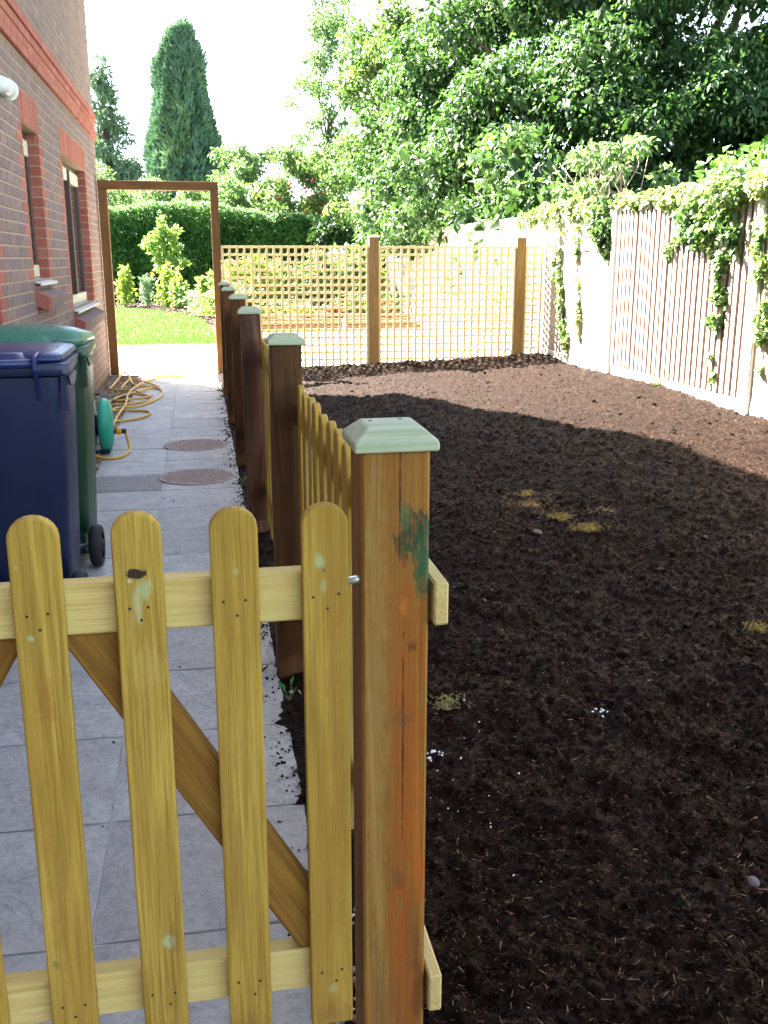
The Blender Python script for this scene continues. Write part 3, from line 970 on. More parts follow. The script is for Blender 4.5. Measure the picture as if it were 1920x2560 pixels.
# windows with red brick reveals, frames, glass, sills
def window(Wn, lights, lab):
    a, b, z0, z1 = Wn
    # reveals: a red brick return in every course, both jambs
    rv = MB()
    c0, c1 = round(z0/CO), round(z1/CO)
    for c in range(c0, c1):
        for yy, sgn in ((a, 1), (b, -1)):
            y0_, y1_ = (yy-.02, yy+.004) if sgn > 0 else (yy-.004, yy+.02)
            rv.box(HX-.10, HX-.006, y0_, y1_, c*CO+JT, (c+1)*CO-JT, random.uniform(.01, 1))
    H(rv).build('reveal_bricks', M_RED, house)['kind'] = 'stuff'
    wf = MB()
    xf = HX-.085
    fw = .055
    wf.box(xf-.05, xf, a+.006, a+fw, z0+.02, z1-.008); wf.box(xf-.05, xf, b-fw, b-.006, z0+.02, z1-.008)
    wf.box(xf-.05, xf, a+fw, b-fw, z1-.05, z1-.008)
    win = H(wf).build('window', M_WFRAME, house)
    bev(win, .004)
    wr = MB()
    wr.box(xf-.045, xf+.012, a+.008, b-.008, z0+.012, z0+.10); wr.box(xf-.045, xf+.010, a+fw+.002, b-fw-.002, z1-.17, z1-.055)
    bev(H(wr).build('frame_rail', M_WCREAM, win), .004)
    n_ = lights
    st = (b-a-2*fw)/n_
    for i in range(n_):
        y0_, y1_ = a+fw+i*st, a+fw+(i+1)*st
        g_ = MB(); g_.box(xf-.03, xf-.022, y0_+.002, y1_-.002, z0+.105, z1-.175)
        H(g_).build('pane', M_GLASS, win)
        if i:
            q = MB(); q.box(xf-.045, xf+.028, y0_-.035, y0_+.035, z0+.105, z1-.06)
            bev(H(q).build('mullion', M_WFRAME, win), .004)
    # metal sill and brick-on-edge sill below it
    sl_ = MB()
    sl_.prism([(HX-.09, z0+.008), (HX+.048, z0-.022), (HX+.048, z0-.040), (HX+.038, z0-.040), (HX+.036, z0-.026), (HX-.09, z0-.004)], a-.03, b+.03, 'Y')
    H(sl_).build('sill', M_SILLM, house)
    n_ = max(2, round((b-a+.1)/.078))
    st = (b-a+.1)/n_
    for i in range(n_):
        y0_, y1_ = a-.05+i*st+.003, a-.05+(i+1)*st-.003
        q = MB()
        q.prism([(HX-.02, z0-.06), (HX+.105, z0-.12), (HX+.085, z0-.215), (HX-.02, z0-.175)], y0_, y1_, 'Y')
        o_ = H(q).build('sill_brick', M_BRICK if i else M_RED, house)
        bev(o_, .004)
window(W1, 1, 'narrow')
window(W2, 2, 'wide')
# jamb of the door recess
rv = MB()
for c in range(0, 28):
    rv.box(HX-.115, HX-.006, 6.028, 6.052, c*CO+JT, (c+1)*CO-JT, random.uniform(.01, 1))
H(rv).build('reveal_bricks', M_RED, house)['kind'] = 'stuff'

# white flue elbow on the wall
fl = empty('flue_pipe', (HX, 6.36, 2.385), 0, 'white plastic flue pipe end on the brick wall at the left edge', 'flue pipe')
q = MB(); q.tube([(.0, -.12, 0), (.05, -.12, 0), (.075, -.10, 0), (.08, -.05, 0), (.08, .10, 0)], .048, 24); bev(q.build('pipe', M_WHITEPL, fl, True), .003)
q = MB(); q.lathe([(.050, .04), (.060, .045), (.060, .10), (.052, .105), (.045, .105), (.045, .08)], 24, 'Y', (.08, 0, 0)); bev(q.build('collar', M_WHITEPL, fl), .003)

# ------------------------------------------------------------------ picket fence along the path
def post_cap_mesh(w_, nm='post_cap', mat=M_CAP, top=.62, t=.014, h=.034):
    q = MB()
    a = w_/2; b = a*top
    rings = [[(-x, -x, 0), (x, -x, 0), (x, x, 0), (-x, x, 0)] for x in (a,)]
    rings.append([(-a, -a, t), (a, -a, t), (a, a, t), (-a, a, t)])
    rings.append([(-b, -b, h), (b, -b, h), (b, b, h), (-b, b, h)])
    q.loft(rings)
    return q.mesh(nm, mat)
POSTS_Y = [1.36, 3.19, 5.03, 6.86, 8.69, 10.52]
PX = .263
fence = empty('picket_fence', (PX, 1.36, 0), 0, 'low picket fence with square capped posts between path and soil', 'fence')
q = MB(); q.box(-.05, .05, -.05, .05, -.25, 1.158)
pm1 = q.mesh('post', M_POST1); 
q = MB(); q.box(-.05, .05, -.05, .05, -.25, 1.152)
pm2 = q.mesh('post', M_POST)
q = MB(); q.box(-.05, .05, -.05, .05, -.25, 1.152)
pmlight = q.mesh('post', wood('wood_post_blotched', (.12, .05, .026), (.04, .018, .01), (.035, .015, .01), ring=.4, stain=(.21, .11, .075), stainamt=.55))
capm = post_cap_mesh(.122)
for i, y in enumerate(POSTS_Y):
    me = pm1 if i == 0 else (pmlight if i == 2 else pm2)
    dx, tilt = ((0, 0), (.0, .006), (-.004, -.008), (-.003, .004), (.0, -.006), (.004, .003))[i]
    p = link('post', me, fence, (dx, y-1.36, 0), (0, tilt, 0))
    bev(p, .004)
    cp = link('post_cap', capm, p, (0, 0, 1.158 if i == 0 else 1.152), (0, 0, (0, .02, -.03, .03, 0, .02)[i]))
    bev(cp, .0025)
    if i == 0:
        for sx, sy in ((-.026, .012), (.020, .022)):
            q = MB(); q.lathe([(.0028, .033), (.0028, .0347)], 8, 'Z', (sx, sy, 1.158))
            q.build('cap_nail', M_NAIL, p)
# rails run on the bed side of the posts; pickets on their path side
q = MB(); q.box(.056, .078, -.06, 12.45-1.36-.06, .895, .962); bev(q.build('rail', M_RAILY, fence), .003)
q = MB(); q.box(.056, .078, -.06, 12.45-1.36-.06, .212, .282); bev(q.build('rail', M_RAILY, fence), .003)
def picket_mesh(w_, t_, z0, z1, mat, nm='picket', axis='X'):
    a = w_/2
    poly = [(-a, z0), (a, z0)]
    zc = z1-a*.92
    for j in range(11):
        g_ = math.pi*j/10
        poly.append((a*math.cos(g_), zc+a*.92*math.sin(g_)))
    q = MB()
    q.prism(poly, -t_/2, t_/2, axis)
    return q.mesh(nm, mat)
pkm = [picket_mesh(.072, .019, .09, 1.03+d, M_FPICK) for d in (0, .006, -.005)]
for i in range(6):
    y0 = POSTS_Y[i]+.05
    y1 = (POSTS_Y[i+1] if i < 5 else 12.39)-.05
    n_ = 12
    st = (y1-y0)/n_
    for j in range(n_):
        o_ = link('picket', random.choice(pkm), fence, (.0435+random.uniform(-.002, .002), y0+(j+.5)*st-1.36, random.uniform(-.006, .006)), (random.uniform(-.01, .01), 0, 0))
        bev(o_, .003)

# ------------------------------------------------------------------ gate
GY = 1.315
gate = empty('picket_gate', (.195, GY, 0), 0, 'low round-topped picket gate of yellow treated pine in front', 'gate')
GX = .195
XS = [.160, .028, -.103, -.241, -.370, -.503, -.636]
# rails behind the pickets
for (z0, z1) in ((.908, .983), (.270, .345)):
    q = MB(); q.box(-.671-GX, .193-GX, .0105, .0435, z0, z1); bev(q.build('rail', M_RAIL, gate), .003)
# braces meeting at the middle picket
def brace(xa, za, xb, zb, wd, z_lo, z_hi):
    a, b = Vector((xa, 0, za)), Vector((xb, 0, zb))
    d = (b-a).normalized()
    nrm_ = Vector((-d.z, 0, d.x))
    # clip the two long edges at the rail edges so that the ends are cut flush
    def at(z, side):
        o0 = a+nrm_*side*wd/2
        t = (z-o0.z)/d.z
        return o0.x+d.x*t
    poly = [(at(z_hi, 1), z_hi), (at(z_hi, -1), z_hi), (at(z_lo, -1), z_lo), (at(z_lo, 1), z_lo)]
    ph = math.atan2(-d.z, d.x)
    c_, s_ = math.cos(ph), math.sin(ph)
    loc = [((px_-a.x)*c_-(pz_-a.z)*s_, (px_-a.x)*s_+(pz_-a.z)*c_) for px_, pz_ in poly]
    q = MB(); q.prism(loc, .011, .042, 'Y')
    o_ = q.build('brace', M_BRACE, gate, loc=(a.x-GX, 0, a.z), rot=(0, ph, 0))
    bev(o_, .003)
brace(-.172, .907, .155, .346, .075, .346, .907)
brace(-.302, .907, -.629, .346, .075, .346, .907)
q = MB(); q.lathe([(.0021, -.0102), (.0021, -.006)], 8, 'Y'); nail_me = q.mesh('nail_head', M_NAIL)
for i, xp in enumerate(XS):
    mt = M_GPK[i] if i < 4 else M_PICK
    me = picket_mesh(.067, .019, .212, 1.087, mt, axis='Y')
    p = link('picket', me, gate, (xp-GX, 0, 0), (0, (.0, .004, .003, .006, 0, 0, 0)[i], 0))
    bev(p, .003, 2)
    for zc in (.945, .308):
        for (dx, dz) in ((-.016, .004), (.015, .006), (.004, -.016)):
            link('nail_head', nail_me, p, (dx+random.uniform(-.004, .004), 0, zc+dz+random.uniform(-.003, .003)))
hg = MB()
hg.tube([(-.004, .018, .962), (.004, .016, .963), (.012, .012, .966), (.022, .012, .966)], .0058, 10)
hg.build('hinge_pin', M_STEEL, gate, True)

# ------------------------------------------------------------------ timber arch
arch = empty('timber_arch', (-1.062, 12.45, 0), 0, 'tall brown timber door frame standing at the house corner', 'arch')
q = MB(); q.box(-.05, .05, -.05, .05, -.02, 2.212); bev(q.build('post', M_ARCH, arch), .004)
q = MB(); q.box(1.255, 1.352, -.05, .05, -.02, 2.212); bev(q.build('post', M_ARCH, arch), .004)
q = MB(); q.box(-.052, 1.354, -.052, .052, 2.214, 2.318); bev(q.build('beam', M_ARCHX, arch), .004)

# ------------------------------------------------------------------ trellis fence
TY = 12.45
tf = empty('trellis_fence', (.30, TY, 0), 0, 'square-lattice timber trellis fence between the arch and the boundary fence', 'fence')
TP = [2.20, 4.145]
tcap = post_cap_mesh(.135, mat=plain('cap_pale', (.42, .38, .24), (.5, .46, .3), 22, .7), t=.02, h=.032, top=.7)
q = MB(); q.box(-.062, .062, -.05, .05, -.3, 1.675)
tpm = q.mesh('post', M_TPOST)
for i, xp in enumerate(TP):
    p = link('post', tpm, tf, (xp-.30, 0, 0)); bev(p, .004)
    link('post_cap', tcap, p, (0, 0, 1.675))
def trellis(x0, x1, zt, zb, step_v, step_h):
    vw = .031
    n_ = max(2, round((x1-x0-vw)/step_v))
    st = (x1-x0-vw)/n_
    q = MB(); q.box(-vw/2, vw/2, -.018, .0, zb, zt); vm = q.mesh('slat', M_SLAT)
    for i in range(n_+1):
        link('slat', vm, tf, (x0+vw/2+i*st-.30, -.0015, random.uniform(-.002, .002)), (0, random.uniform(-.0015, .0015), 0))
    nh = round((zt-zb-.05)/step_h)
    sh = (zt-zb-.05)/nh
    q = MB(); q.box(x0-.30, x1-.30, .0, .018, -vw/2, vw/2); hm = q.mesh('slat', M_SLATX)
    for j in range(nh+1):
        link('slat', hm, tf, (0, 0, zt-.014-j*sh), (0, random.uniform(-.0008, .0008), 0))
trellis(.295, 2.135, 1.578, .035, .0915, .0925)
trellis(2.265, 4.08, 1.578, .03, .0915, .0925)
trellis(4.21, 4.45, 1.578, .05, .0915, .0925)

# ------------------------------------------------------------------ boundary fence on the right
FX = 4.50
bf = empty('boundary_fence', (FX, 7.4, 0), 0, 'weathered closeboard boundary fence with concrete posts and gravel boards', 'fence')
BAYS = [1.65, 4.5, 7.38, 10.24, 13.1, 15.95, 18.8, 21.65, 24.5]
STR = {2: True, 4: True}
def wedge(flip, w_=.118, thick=.023, thin=.006, z0=.275, z1=1.955):
    q = MB()
    a, b = (thick, thin) if not flip else (thin, thick)
    # local y runs along the fence, -x faces the garden
    poly = [(0, 0), (0, w_), (-b, w_), (-a, 0)]
    vs = [(x, y, z) for z in (z0, z1) for x, y in poly]
    q.add(vs, [(3, 2, 1, 0), (4, 5, 6, 7), (0, 1, 5, 4), (1, 2, 6, 5), (2, 3, 7, 6), (3, 0, 4, 7)])
    return q.mesh('board', M_BOARD)
wmf = wedge(True)
M_BACK = wood('wood_stripe_shade', (.28, .215, .18), (.17, .125, .10), (.24, .175, .15), ring=.3)  # darker copy of the board wood, shade between battens put into the colour
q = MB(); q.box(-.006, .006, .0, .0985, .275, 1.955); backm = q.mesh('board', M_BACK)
q = MB(); q.box(-.030, -.007, -.029, .029, .277, 1.953); batm = q.mesh('batten', [M_BOARD, M_BACK])   # pale face, edges darkened: stripe shade put into their colour
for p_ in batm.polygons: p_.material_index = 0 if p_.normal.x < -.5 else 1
q = MB(); q.box(-.05, .05, -.052, .052, -.3, 1.97); fpm = q.mesh('post', M_FPOST)
for i, y in enumerate(BAYS):
    p = link('post', fpm, bf, (0, y-7.4, 0)); bev(p, .008)
for i in range(len(BAYS)-1):
    y0, y1 = BAYS[i]+.055, BAYS[i+1]-.055
    q = MB(); q.box(-.022, .022, y0-7.4, y1-7.4, -.05, .268); bev(q.build('gravel_board', M_GBOARD, bf), .006)
    q = MB(); q.box(-.035, .03, y0-7.4, y1-7.4, 1.957, 1.985); bev(q.build('capping_rail', M_BOARD, bf), .004)
    for zr in (.45, 1.1, 1.75):
        q = MB(); q.box(.008, .05, y0-7.4, y1-7.4, zr-.035, zr+.035); q.build('arris_rail', M_BOARD, bf)
    st = .1
    n_ = int((y1-y0)/st)
    st = (y1-y0)/n_
    if i in STR:       # pale face battens over recessed boards darkened to carry the stripe shade
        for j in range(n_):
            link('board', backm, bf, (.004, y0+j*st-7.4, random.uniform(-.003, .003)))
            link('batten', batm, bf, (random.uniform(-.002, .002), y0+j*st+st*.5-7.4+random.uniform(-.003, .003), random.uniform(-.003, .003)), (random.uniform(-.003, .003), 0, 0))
    else:
        for j in range(n_):
            link('board', wmf, bf, (-(j % 2)*.0012, y0+j*st-7.4, random.uniform(-.004, .004)), (random.uniform(-.004, .004), 0, 0))

# ------------------------------------------------------------------ ivy on the fence
def ivy(name, label, pts, rad, n, L=.055, thick=.09, stems=True, mat=L_IVY, tb=0.):
    """pts: chain of (y,z) on the fence face; leaves fill a band round the chain"""
    y0, z0 = pts[0]
    seed_ = y0*13.7
    e = empty(name, (FX-.03, y0, z0), 0, label, 'ivy', 'ivy on the boundary fence')
    seg = rng.integers(0, len(pts)-1, n) if len(pts) > 2 else np.zeros(n, int)
    PA = np.array(pts)
    ln = np.linalg.norm(PA[1:]-PA[:-1], axis=1)
    seg = rng.choice(len(ln), n, p=ln/ln.sum())
    t = rng.uniform(0, 1, n)
    c = PA[seg]*(1-t)[:, None]+PA[seg+1]*t[:, None]
    R = np.array([rad]*len(pts) if not hasattr(rad, '__len__') else rad)
    rr = R[seg]*(1-t)+R[seg+1]*t
    ang = rng.uniform(0, 2*np.pi, n); q = rng.uniform(0, 1, n)**.6
    rr = rr*(.45+1.3*vn(c[:, 0]*5+c[:, 1]*9, c[:, 1]*4+seed_, 13))
    c = c+np.stack([(vn(c[:, 1]*6, c[:, 0]*3+seed_, 14)-.5)*.16, (vn(c[:, 0]*6, c[:, 1]*3+seed_, 15)-.5)*.08], 1)*np.clip(rr/.1, .3, 1)[:, None]
    yy = c[:, 0]+np.cos(ang)*rr*q; zz = c[:, 1]+np.sin(ang)*rr*q
    # ragged: thin out by noise
    keep = vn(yy*8, zz*8, 5) > .36
    dep = -thick*(1-q**2)*rng.uniform(.1, 1, n)*np.clip(rr/.12, .3, 2.2)
    P = np.stack([dep, yy-y0, zz-z0], 1)[keep]
    NR = norm(np.stack([-np.ones(len(P)), rng.normal(0, .3, len(P)), np.full(len(P), .45)], 1))
    tint = np.clip(rng.uniform(.1, .8, len(P))+(vn(yy*3, zz*3, 8)[keep]-.5)*.7+tb, 0, 1)
    leaves('leaves', P, NR, L, L*.85, mat, e, .5, .15, tint, fold=.12)
    if stems:
        mb = MB()
        for s_ in range(max(2, int(n/250))):
            pp = []
            off = random.uniform(-1, 1)
            for (yy_, zz_), r_ in zip(pts, R):
                pp.append((-random.uniform(.005, .03), yy_-y0+off*r_*.6+random.uniform(-.03, .03), zz_-z0+random.uniform(-.03, .03)))
            mb.tube(pp, .003, 5)
        mb.build('stem', M_TWIG, e, True)
    return e
ivy('ivy_mass', 'long ivy mass tumbling over the fence top above the plain panel', [(13.6, 1.96), (12.4, 1.97), (11.4, 1.98), (10.5, 1.97)], [.07, .10, .13, .12], 2000, tb=.15)
ivy('ivy_mass', 'sparse ivy along the fence top above the striped panel', [(10.3, 2.02), (9.6, 2.0), (9.0, 2.0)], [.09, .06, .09], 500, tb=.2)
ivy('ivy_mass', 'thick bright ivy mound on the fence top at the right edge', [(8.9, 1.98), (8.3, 2.0), (7.8, 2.0), (7.2, 2.03), (6.6, 2.03)], [.09, .13, .15, .18, .18], 2600, thick=.13, tb=.12)
ivy('ivy_cluster', 'dark ivy bunch hanging at the left post of the striped panel', [(10.58, 1.86), (10.45, 1.68), (10.42, 1.48)], [.20, .17, .07], 1000, tb=-.25)
ivy('ivy_cluster', 'broad ivy bunch hanging over the right half of the striped panel', [(8.75, 1.86), (8.35, 1.76), (8.0, 1.68), (7.7, 1.55)], [.10, .18, .18, .12], 1300, tb=-.12)
ivy('ivy_trail', 'long leafy ivy trail hanging down the striped panel near its right end', [(7.95, 1.45), (7.92, 1.26), (7.9, 1.07), (7.97, .88)], [.08, .09, .07, .07], 520, tb=0)
ivy('ivy_trail', 'ivy running down the concrete post at the right edge', [(7.38, 1.75), (7.28, 1.35), (7.2, .95), (7.18, .55)], [.12, .10, .10, .09], 1000, tb=-.05)
ivy('ivy_trail', 'thin ivy trail down the plain panel beside the trellis', [(12.0, 1.9), (11.95, 1.53), (11.85, 1.19), (11.7, .75), (11.5, .3)], [.16, .13, .07, .06, .05], 620, tb=.05)
ivy('ivy_trail', 'scraggy second ivy trail between trellis and striped panel', [(11.35, 1.9), (11.3, 1.5), (11.2, 1.0), (11.15, .55)], [.12, .05, .035, .03], 260, tb=.15)
ivy('ivy_sprig', 'small ivy sprig low on the striped panel', [(8.04, .60), (8.0, .50), (7.95, .36)], .07, 60, stems=True)
ivy('ivy_sprig', 'tiny ivy seedling on the concrete gravel board', [(9.0, .22), (8.93, .15)], .05, 30)
ivy('ivy_sprig', 'thin ivy tendril crossing the striped boards below the broad bunch', [(8.95, 1.52), (8.75, 1.60), (8.55, 1.66)], .05, 110)
# scraggy pale shrub growing over the fence top
b_ = empty('overhanging_shrub', (4.75, 11.3, 1.9), 0, 'scraggy pale shrub with bare twigs sticking up above the fence', 'shrub')
mb = MB()
tips = []
for q in range(26):
    a_ = Vector((random.uniform(-.15, .15), random.uniform(-.2, .2), -.6))
    t_ = Vector((random.uniform(-.5, .5), random.uniform(-.75, .85), random.uniform(.25, .78)))
    limb(mb, a_, t_, .012, .003, n=4, wob=.1)
    tips.append(t_)
    for z_ in range(3):
        s_ = a_.lerp(t_, random.uniform(.6, .95))
        limb(mb, s_, s_+Vector((random.uniform(-.2, .2), random.uniform(-.2, .2), random.uniform(0, .2))), .004, .0015, n=2)
mb.build('twigs', M_TWIG, b_, True)
bl = [(t_.x, t_.y, t_.z, .14, .17, .10) for t_ in tips[:12]]
P, NR, idx = on_blobs(bl, 1500, .4)
leaves('leaves', P, NR, .075, .05, L_PALE, b_, .4, .2)

# ------------------------------------------------------------------ wheelie bins
def rrect(x0, x1, y0, y1, r, z, n=5):
    pts = []
    for cx_, cy_, a0 in ((x1-r, y1-r, 0), (x0+r, y1-r, 90), (x0+r, y0+r, 180), (x1-r, y0+r, 270)):
        for i in range(n+1):
            a = math.radians(a0+90*i/n)
            pts.append((cx_+r*math.cos(a), cy_+r*math.sin(a), z))
    return pts
def wheelie_bin(x, y, label, body, lidm, rz=0., lt=1.09, fs=1.):
    e = empty('wheelie_bin', (x, y, 0), rz, label, 'bin', 'wheelie bins beside the house')
    def tr(x0, xf, y0, y1, r, z, zf=None):
        """rounded section, half width x0 at the back and xf at the front, tilting from z to zf"""
        pts = rrect(-x0, x0, y0, y1, r, z)
        out = []
        for (a, b, c) in pts:
            t = (b-y0)/(y1-y0)
            k_ = 1 if t < .32 else 1-(1-xf/x0)*min(1, (t-.32)/.25)
            out.append((a*k_, b, z+((zf if zf is not None else z)-z)*t))
        return out
    q = MB()
    q.loft([tr(.205, .195, .20, .60, .05, .03), tr(.215, .205, .17, .61, .05, .16), tr(.225, .21, .09, .62, .05, .30), tr(.258, .235, .035, .665, .05, .95), tr(.260, .237, .033, .67, .05, .99)], True, True, False)
    b = q.build('body', body, e, True)
    q = MB()
    q.loft([tr(.278, .245, .010, .690, .04, .998, .985), tr(.288, .25, .004, .697, .045, 1.004, .99), tr(.288, .25, .004, .697, .045, 1.036, 1.02), tr(.283, .247, .008, .692, .045, 1.043, 1.027), tr(.25, .22, .04, .66, .04, 1.043, 1.027)], True, False, True)
    r_ = q.build('rim', body, e, True)
    em = r_.modifiers.new('es', 'EDGE_SPLIT'); em.split_angle = math.radians(50)
    for sx in (-1, 1):
        for yy in (.05, .085):
            q = MB(); q.box(sx*.262-.010, sx*.262+.010, yy-.006, yy+.006, .86, .998)
            q.build('rim_rib', body, e)
        q = MB(); q.prism([(.02, .995), (.24, .993), (.20, .955), (.06, .955)], sx*.284-.004, sx*.284+.004, 'X'); q.build('side_grip', body, e)
    q = MB()
    d_ = lt-1.047
    ring = [tr(.262, .245, .03, .715, .06, 1.047, 1.03), tr(.262, .245, .03, .715, .06, 1.047+d_*.35, 1.05), tr(.252, .235, .045, .705, .07, 1.047+d_*.75, 1.062), tr(.225, .21, .085, .67, .08, 1.047+d_*.97, 1.07), tr(.16, .15, .17, .58, .08, lt+.004, 1.08), tr(.05, .05, .3, .43, .04, lt+.002, 1.085)]
    q.loft(ring, True, True, True)
    l_ = q.build('lid', lidm, e, True)
    q = MB(); q.tube([(-.165, -.014, 1.046), (.165, -.014, 1.046)], .017, 14); h_ = q.build('handle', lidm, e, True)
    for sx in (-1, 1):
        q = MB()
        q.prism([(-.034, 1.022), (-.034, 1.06), (-.014, 1.074), (.07, 1.084), (.07, 1.03), (.02, .985), (.036, .90), (.01, .965)], sx*.172-.008, sx*.172+.008, 'X')
        bev(q.build('hinge_bracket', lidm, h_), .004, 2)
    q = MB(); q.loft([rrect(-.14, .14, .01, .11, .03, 1.062), rrect(-.12, .12, .03, .10, .03, min(1.092, lt-.004))], True, True, True)
    o_ = q.build('lid_grip', lidm, l_, True); em = o_.modifiers.new('es', 'EDGE_SPLIT'); em.split_angle = math.radians(40)
    q = MB(); q.box(-.20, .20, .12, .24, .07, .15); q.build('axle_housing', body, e)
    q = MB(); q.tube([(-.27, .105, .10), (.27, .105, .10)], .011, 10); q.build('axle', M_STEEL, e, True)
    for sx in (-1, 1):
        q = MB()
        q.lathe([(.062, -.026), (.085, -.028), (.097, -.020), (.101, -.008), (.101, .008), (.097, .020), (.085, .028), (.062, .026)], 32, 'X', (sx*.252, .105, .101), False, False)
        w_ = q.build('wheel', M_RUBBER, e, True)
        q = MB()
        q.lathe([(.064, -.018), (.064, .018), (.030, .022), (.028, .030), (.012, .030), (.012, -.030), (.028, -.030), (.030, -.022), (.064, -.018)], 24, 'X', (sx*.252, .105, .101), False, False)
        q.build('wheel_hub', M_RUBBER, w_, True)
    return e
wheelie_bin(-.778, 3.76, 'dark blue wheelie bin in front, beside the gate', M_BLUE, M_BLUEL, 0, 1.085)
wheelie_bin(-.784, 4.48, 'green wheelie bin behind the blue one', M_GBIN, M_GLID, math.radians(-1.), 1.128)

# ------------------------------------------------------------------ hose reel and hose
rl = empty('hose_reel', (-.76, 7.50, 0), 0, 'green plastic hose reel standing by the path edge', 'hose reel')
q = MB()
q.lathe([(.03, .075), (.15, .07), (.185, .055), (.20, .025), (.20, 0), (.185, -.015), (.05, -.02)], 36, 'X', (0, 0, .205))
q.build('drum', M_REEL, rl, True)
q = MB()
q.lathe([(.03, -.05), (.17, -.055), (.20, -.075), (.205, -.095), (.19, -.115), (.03, -.12)], 36, 'X', (0, 0, .215))
q.build('flange', M_REEL, rl, True)
q = MB(); q.lathe([(.08, -.05), (.08, -.02)], 24, 'X', (0, 0, .205)); q.build('spool_core', M_CONNB, rl, True)
q = MB(); q.box(-.11, .05, -.10, .12, 0, .03); bev(q.build('foot', M_CONNB, rl), .008)
q = MB(); q.tube([(-.1, .0, .40), (-.1, .0, .44), (.0, .0, .44)], .011, 8); q.build('handle', M_CONNB, rl, True)
q = MB(); q.lathe([(.020, 0), (.024, .005), (.024, .045), (.018, .05)], 14, 'X', (.085, .60-.0, .10)); 
cn = MB(); cn.lathe([(.016, .055), (.02, .06), (.02, .085), (.016, .09)], 14, 'X', (0, .08, .14)); cn.build('outlet', M_CONNB, rl, True)
cn = MB(); cn.lathe([(.020, .088), (.026, .094), (.026, .125), (.02, .13)], 14, 'X', (0, .08, .14)); cn.build('connector', M_CONN, rl, True)
cn = MB(); cn.lathe([(.017, .128), (.020, .132), (.018, .165)], 14, 'X', (0, .08, .14)); cn.build('connector_sleeve', M_CONNB, rl, True)

def spline(pts, n=10):
    P_ = [Vector(p) for p in pts]
    out = []
    for i in range(len(P_)-1):
        p0, p1, p2, p3 = P_[max(0, i-1)], P_[i], P_[i+1], P_[min(len(P_)-1, i+2)]
        for j in range(n):
            t = j/n
            out.append(.5*((2*p1)+(p2-p0)*t+(2*p0-5*p1+4*p2-p3)*t*t+(3*p1-p0-3*p2+p3)*t**3))
    out.append(P_[-1])
    return out
hose_runs = [
    ([(-.635, 7.60, .14), (-.60, 7.58, .12), (-.57, 7.46, .03), (-.585, 7.30, .013), (-.64, 7.18, .012), (-.72, 7.16, .012), (-.80, 7.24, .014), (-.90, 7.35, .03)], ),
    ([(-.70, 7.62, .13), (-.77, 8.2, .03), (-.785, 8.86, .024), (-.77, 9.33, .035), (-.76, 9.81, .03), (-.78, 10.4, .035), (-.76, 10.88, .04), (-.72, 11.29, .03), (-.67, 11.66, .024), (-.60, 11.98, .012), (-.45, 12.2, .012), (-.25, 12.25, .012), (-.35, 12.33, .012), (-.6, 12.25, .02)], ),
    ([(-.92, 8.75, .02), (-.81, 8.83, .016), (-.72, 8.88, .014), (-.61, 8.98, .012), (-.53, 9.13, .012), (-.50, 9.32, .012), (-.56, 9.44, .012), (-.70, 9.49, .014), (-.80, 9.50, .016), (-.86, 9.44, .02), (-.84, 9.52, .03), (-.77, 9.66, .022), (-.65, 9.75, .012), (-.54, 10.01, .012), (-.46, 10.34, .012), (-.43, 10.77, .012), (-.47, 11.06, .012), (-.55, 11.14, .016), (-.62, 11.03, .022), (-.68, 10.87, .02), (-.80, 10.62, .02), (-.89, 10.3, .02), (-.95, 9.98, .018), (-.92, 9.88, .018), (-.83, 9.86, .02), (-.70, 9.92, .018), (-.57, 10.06, .014), (-.53, 10.25, .014), (-.55, 10.42, .016), (-.61, 10.58, .02), (-.72, 10.82, .028), (-.84, 10.98, .02), (-.95, 11.03, .018), (-1.02, 11.12, .018), (-1.01, 11.4, .02), (-.99, 11.9, .03), (-.95, 12.22, .07), (-.90, 12.24, .06), (-.83, 11.75, .025), (-.78, 11.48, .018), (-.70, 11.34, .014), (-.58, 11.30, .012), (-.49, 11.26, .012), (-.54, 11.42, .012), (-.69, 11.66, .03), (-.83, 11.88, .03), (-.89, 11.5, .02), (-.90, 11.1, .02)], ),
    ([(-.53, 10.34, .03), (-.66, 10.2, .03), (-.78, 10.1, .03), (-.87, 10.09, .03), (-.90, 10.2, .028), (-.86, 10.36, .03), (-.75, 10.55, .034), (-.62, 10.45, .03), (-.53, 10.34, .03)], ),
]
hs = empty('garden_hose', (-.74, 8.4, 0), 0, 'yellow garden hose lying in tangled loops on gravel and path', 'hose')
for (pts,) in hose_runs:
    q = MB(); q.tube([(p.x+.74, p.y-8.4, p.z) for p in spline(pts, 6)], .012, 8)
    q.build('hose_run', M_HOSE, hs, True)

# ------------------------------------------------------------------ manhole covers
def cover(x, y, r, label):
    e = empty('manhole_cover', (x, y, .004), 0, label, 'manhole cover', 'round covers in the path')
    q = MB(); q.lathe([(r, -.002), (r, .0015), (r-.010, .002), (r-.012, .001)], 40, 'Z', capb=False, capt=False); q.build('frame', M_COVERF, e, True)
    q = MB(); q.lathe([(r-.011, -.001), (r-.011, .001)], 40, 'Z', capb=False); q.build('bed', M_COVERF, e)
    bl_ = []
    for i in range(-6, 7):
        for j in range(-4, 5):
            cx_, cy_ = i*.043+(j % 2)*.02, j*.058
            if math.hypot(abs(cx_)+.012, abs(cy_)+.02) < r-.012:
                bl_.append((cx_, cy_))
    q = MB(); q.box(-.0205, .0205, -.028, .028, .0, .0028); bm_ = q.mesh('sett', M_COVER)
    for cx_, cy_ in bl_:
        link('sett', bm_, e, (cx_, cy_, random.uniform(-.0008, .0006)), (0, 0, random.uniform(-.05, .05)))
cover(-.075, 7.63, .25, 'round reddish manhole cover in the path, the farther one')
cover(-.070, 6.47, .25, 'round reddish manhole cover in the path, the nearer one')

